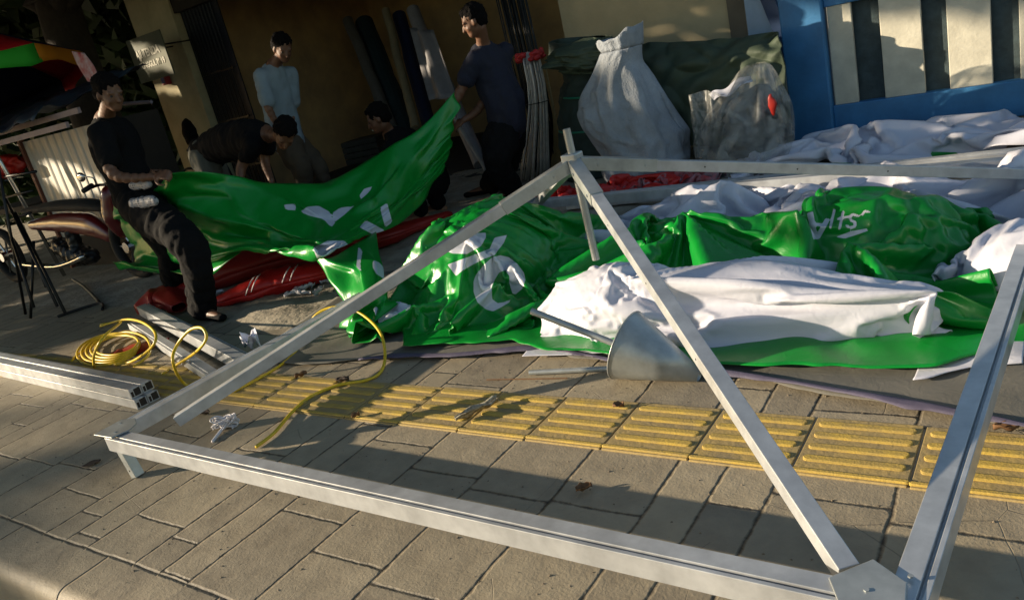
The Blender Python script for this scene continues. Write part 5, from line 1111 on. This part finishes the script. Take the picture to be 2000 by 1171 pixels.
person('man in black bent double behind the green banner, head hanging down', (J['pelvis'].x, yb, 0), J, ((.35, -.5, -.85), (.85, -.3, .45)), dict(shirt=MT['black_cloth'], trousers=mat('grey_cloth', (.10, .10, .08), .85), sleeve=.45), .010)
# crouching man, smiling
yb = 5.1
J = dict(head=A(738, 232, yb - .1), neck=A(762, 262, yb), chest=A(790, 285, yb), belly=A(815, 320, yb + .05), pelvis=A(845, 350, yb + .1), sh1=A(762, 292, yb - .15), sh2=A(800, 268, yb + .15), el1=A(765, 335, yb - .25), el2=A(800, 320, yb + .05), wr1=A(788, 365, yb - .35), wr2=A(802, 360, yb - .2),
         hip1=A(842, 362, yb), hip2=A(852, 355, yb + .2), kn1=A(800, 340, yb - .28), kn2=A(830, 335, yb - .1), an1=A(818, 400, yb - .1), an2=A(856, 395, yb + .1))
J['an1'].z = .08; J['an2'].z = .08; J['toe1'] = J['an1'] + Vector((-.14, -.12, -.045)); J['toe2'] = J['an2'] + Vector((-.14, -.12, -.045)); J['hand1'] = ((-.1, -.3, -1), (.5, .3, 0), 1.0, .6); J['hand2'] = ((-.1, -.3, -1), (.5, .3, 0), 1.0, .6)
tm, L5 = person('smiling man in black crouching behind the banner on the red roll', (J['pelvis'].x, yb, 0), J, ((-.72, -.62, -.30), (-.2, -.2, 1)), dict(shirt=MT['black_cloth'], trousers=MT['black_cloth'], sleeve=.6, shoe=mat('tan_sandal', (.30, .15, .08), .6)), .010)
bm = bmesh.new(); ball(bm, L5(0, .088, -.06), (.016, .008, .006), 2); finish('teeth', bm, mat('teeth', (.6, .57, .5), .3), tm, smooth=True)
# ================================================================ MOTORBIKE, STANDS, UMBRELLA
def tubes(nm, lst, r, m, par, seg=8, sm=True):
    bm = bmesh.new()
    for l_ in lst: tube(bm, l_, r, seg)
    return finish(nm, bm, m, par, smooth=sm)
yb = 3.75
t = thing('motorbike', 'red and black motorbike with covered seat parked behind the folded stands', 'motorbike', (at(130, 470, y=yb).x, yb, 0))
rubber_mat = mat('rubber', (.012, .012, .012), .8); redp = mat('red_body_paint', (.13, .008, .008), .3, 0, .3, 5, coat=.4); chrome = mat('chrome', (.5, .5, .5), .2, 1, .2, 9)
wr = .27; xc0, xc1 = at(25, 520, y=yb).x, at(255, 470, y=yb).x
for nm, xc in (('rear', xc0), ('front', xc1)):
    bm = bmesh.new(); tube(bm, [(xc + wr * math.cos(k * math.pi / 16), yb, wr + .04 + wr * math.sin(k * math.pi / 16)) for k in range(32)], .045, 10, closed=True); w_o = finish('wheel', bm, rubber_mat, t, smooth=True)
    bm = bmesh.new()
    for k in range(6): a = k * math.pi / 3; tube(bm, [(xc, yb, wr + .04), (xc + (wr - .03) * math.cos(a), yb, wr + .04 + (wr - .03) * math.sin(a))], .012, 6)
    tube(bm, [(xc, yb - .07, wr + .04), (xc, yb + .07, wr + .04)], .05, 12); finish('rim', bm, chrome, w_o, smooth=False)
bm = bmesh.new(); limb(bm, [A(50, 412, yb), A(110, 402, yb), A(170, 400, yb), A(205, 405, yb)], [.06, .10, .11, .07], (1, 1, .55), 24); remesh_obj('seat', bm, .014, rubber_mat, t, 16)
bm = bmesh.new(); limb(bm, [A(60, 440, yb), A(120, 435, yb), A(180, 440, yb), A(215, 460, yb)], [.04, .085, .10, .06], (1, .8, 1.25), 24); limb(bm, [A(215, 380, yb), A(225, 420, yb), A(240, 450, yb)], [.08, .12, .07], (.8, 1, 1.2), 24); remesh_obj('fairing', bm, .014, redp, t, 14)
bm = bmesh.new(); limb(bm, [A(120, 480, yb), A(150, 495, yb), A(180, 500, yb)], [.09, .11, .07]); limb(bm, [A(140, 455, yb), A(150, 480, yb)], [.06, .06]); remesh_obj('engine', bm, .016, MT['dark_metal'], t, 1, .02, 25)
bm = bmesh.new(); tube(bm, smoothline([A(165, 500, yb - .1), A(110, 520, yb - .14), A(40, 515, yb - .15)], 5), .028, 10); finish('exhaust', bm, chrome, t, smooth=True)
tubes('handlebar', [smoothline([A(165, 372, yb - .32), A(190, 362, yb - .15), A(205, 360, yb + .1), A(215, 350, yb + .32)], 5)], .013, MT['dark_metal'], t)
tubes('grip', [[A(163, 373, yb - .34), A(180, 362, yb - .22)]], .022, rubber_mat, t)
tubes('fork', [[A(205, 365, yb), (xc1, yb + .06, wr + .04)]], .025, MT['dark_metal'], t)
tubes('mirror_stalk', [smoothline([A(188, 362, yb - .18), A(182, 348, yb - .2), A(165, 345, yb - .22)], 4)], .006, chrome, t)
bm = bmesh.new(); ball(bm, A(158, 346, yb - .22), (.065, .02, .042), 3); finish('mirror', bm, chrome, t, smooth=True)
# second machine's wheel at the very edge
# folded black stands
t = thing('folding_stands', 'folded black metal stands with crossed legs standing at the left edge', 'stand', tuple(at(90, 610, z=0))); bl = MT['dark_metal']
yf = 3.05
segs = [((-8, 300), (62, 640)), ((4, 372), (112, 598)), ((12, 430), (66, 600)), ((30, 415), (128, 612)), ((44, 440), (90, 560)), ((66, 470), (68, 640))]
for k, (a, b) in enumerate(segs):
    p_, q_ = A(a[0], a[1], yf + .05 * math.sin(k * 2.1)), A(b[0], b[1], yf - .25 + .05 * math.cos(k * 1.7)); q_.z = max(q_.z, .012); tubes('leg', [[p_, q_]], .0125, bl, t)
for a, b in (((10, 345), (70, 335)), ((12, 385), (64, 372)), ((20, 430), (60, 415))): tubes('crossbar', [[A(*a, yf), A(*b, yf)]], .011, bl, t)
tubes('foot_bar', [smoothline([at(112, 618, z=.012), at(150, 605, z=.012), at(196, 592, z=.012), at(200, 604, z=.012)], 4)], .012, bl, t)
tubes('foot_bar', [smoothline([at(196, 592, z=.012), at(165, 560, z=.02), at(142, 545, z=.05)], 4)], .012, bl, t)
# clothes-rack like frame behind the man in black
t = thing('banner_stand', 'thin pale metal stand frame behind the man in black', 'stand', tuple(at(340, 320, y=5.0)))
tubes('top_bar', [[A(240, 203, 5.0), A(296, 199, 5.0)]], .02, mat('pale_violet_bar', (.33, .30, .38), .5), t, 4, False)
p_ = A(350, 345, 5.0); tubes('upright', [[A(293, 195, 5.0), p_, Vector((p_.x + .05, 5.0, 0))]], .009, chrome, t)
t = thing('bicycle', 'dark bicycle with a black bag leaning on the cream pier', 'bicycle', (at(375, 300, y=6.1).x, 6.1, 0)); bx = at(375, 290, y=6.1)
for dx in (-.38, .5):
    bm = bmesh.new(); tube(bm, [(bx.x + dx + .31 * math.cos(k * math.pi / 16), 6.2, .33 + .31 * math.sin(k * math.pi / 16)) for k in range(32)], .016, 8, closed=True); wo = finish('wheel', bm, rubber_mat, t, smooth=True)
    tubes('spokes', [[(bx.x + dx, 6.2, .33), (bx.x + dx + .3 * math.cos(k * .6), 6.2, .33 + .3 * math.sin(k * .6))] for k in range(11)], .002, chrome, wo, 4)
fa, fb, fc_, fd_ = Vector((bx.x - .38, 6.2, .33)), Vector((bx.x + .02, 6.2, .3)), Vector((bx.x - .1, 6.2, .82)), Vector((bx.x + .38, 6.2, .8))
tubes('frame', [[fa, fb], [fb, fc_], [fa, fc_], [fb, fd_], [fc_, fd_], [fd_, Vector((bx.x + .5, 6.2, .33))], [fd_, fd_ + Vector((-.03, 0, .14))]], .014, MT['dark_metal'], t)
tubes('handlebar', [smoothline([fd_ + Vector((.0, -.25, .16)), fd_ + Vector((-.03, 0, .15)), fd_ + Vector((0, .1, .16))], 4)], .011, chrome, t)
bm = bmesh.new(); limb(bm, [fc_ + Vector((-.08, 0, .05)), fc_ + Vector((.12, 0, .06))], [.07, .03], (1, .8, .45)); remesh_obj('saddle', bm, .01, rubber_mat, t, 1)
blobthing('hanging_bag', 'black backpack hung on the bicycle', 'bag', at(372, 262, y=5.95), (.10, .08, .19), MT['black_cloth'], 4)
# parasol
t = thing('parasol', 'market parasol with red, navy, orange and green panels at the top left corner', 'parasol', (-9.3, 4.1, 0))
cols = {'navy': (.012, .018, .05), 'red': (.55, .014, .018), 'green': (.06, .62, .06), 'orange': (.75, .28, .02)}
pm_ = {k: vinyl('parasol_' + k, v, None, .6, .3, transl=.25, var=.1) for k, v in cols.items()}
K0, K1, K2 = Vector((-6.423, 3.3, 2.0605)), Vector((-6.844, 3.9, 1.991)), Vector((-6.542, 2.56, 2.0169))
grow = 1.27; K0, K1, K2 = [Vector((q.x * grow, q.y * grow, 1.3 + (q.z - 1.3) * grow)) for q in (K0, K1, K2)]
inward = ((K1 + K2) / 2 - K0).normalized(); RR = .962 * grow; ctr = K0 + inward * RR; nrm_p = (K1 - K0).cross(K2 - K0).normalized(); nrm_p = nrm_p if nrm_p.z > 0 else -nrm_p
ex = -inward; ey = nrm_p.cross(ex)
def par(rad, an, h): return tuple(ctr + (ex * math.cos(an) + ey * math.sin(an)) * rad + nrm_p * h)
tops = ['navy', 'red', 'navy', 'orange', 'navy', 'green', 'navy', 'red']; hems = ['orange', 'red', 'navy', 'navy', 'navy', 'navy', 'red', 'green']
for k in range(8):
    rows_ = []
    for j in range(9):
        row = []
        for i in range(9):
            an = (k + i / 8) * math.pi / 4; rad = RR * j / 8 * (1 - .05 * math.sin(math.pi * i / 8)); z = .78 - .78 * (j / 8) ** 1.1 - .02 * math.sin(math.pi * i / 8) * j / 8
            row.append(par(rad, an, z))
        rows_.append(row)
    P = np.array(rows_); pn = sheet_obj('panel', P, pm_[tops[k]], parent=t, thick=.002); pn['label'] = tops[k] + ' panel of the parasol'
    hem_rows = [[(x, y, z) for x, y, z in rows_[-1]], [(x + .01 * math.sin(i * 1.3), y, z - .10 - .02 * math.sin(i * 2.2)) for i, (x, y, z) in enumerate(rows_[-1])], [(x, y + .02 * math.sin(i), z - .20 + .07 * abs(math.sin(i * math.pi / 8 + .3))) for i, (x, y, z) in enumerate(rows_[-1])]]
    pn = sheet_obj('valance', np.array(hem_rows), pm_[hems[k]], parent=t, thick=.002); pn['label'] = hems[k] + ' valance of the parasol'
    an = k * math.pi / 4; tubes('rib', [[par(0, 0, .74), par(RR * .98, an, -.02)]], .007, MT['dark_metal'], t, 5)
tubes('pole', [[Vector((ctr.x + .5, ctr.y, 0)), par(0, 0, .86)]], .02, chrome, t)
# red and white flag hanging from the parasol's edge
qs = [[(140, 100, 3.9), (165, 104, 3.9)], [(152, 128, 3.9), (184, 130, 3.9)], [(172, 160, 3.9), (196, 158, 3.9)]]
Pf = upsample(np.array([[at(x, y, y=d)[:] for x, y, d in r_] for r_ in qs]), 3)
o = sheet_obj('hanging_rag', Pf, mat('red_white_cloth', (.35, .03, .03), .7, 0, .2, 9, col2=(.45, .42, .45))); tag(o, 'red and white rag hanging from the rim of the parasol', 'rag')
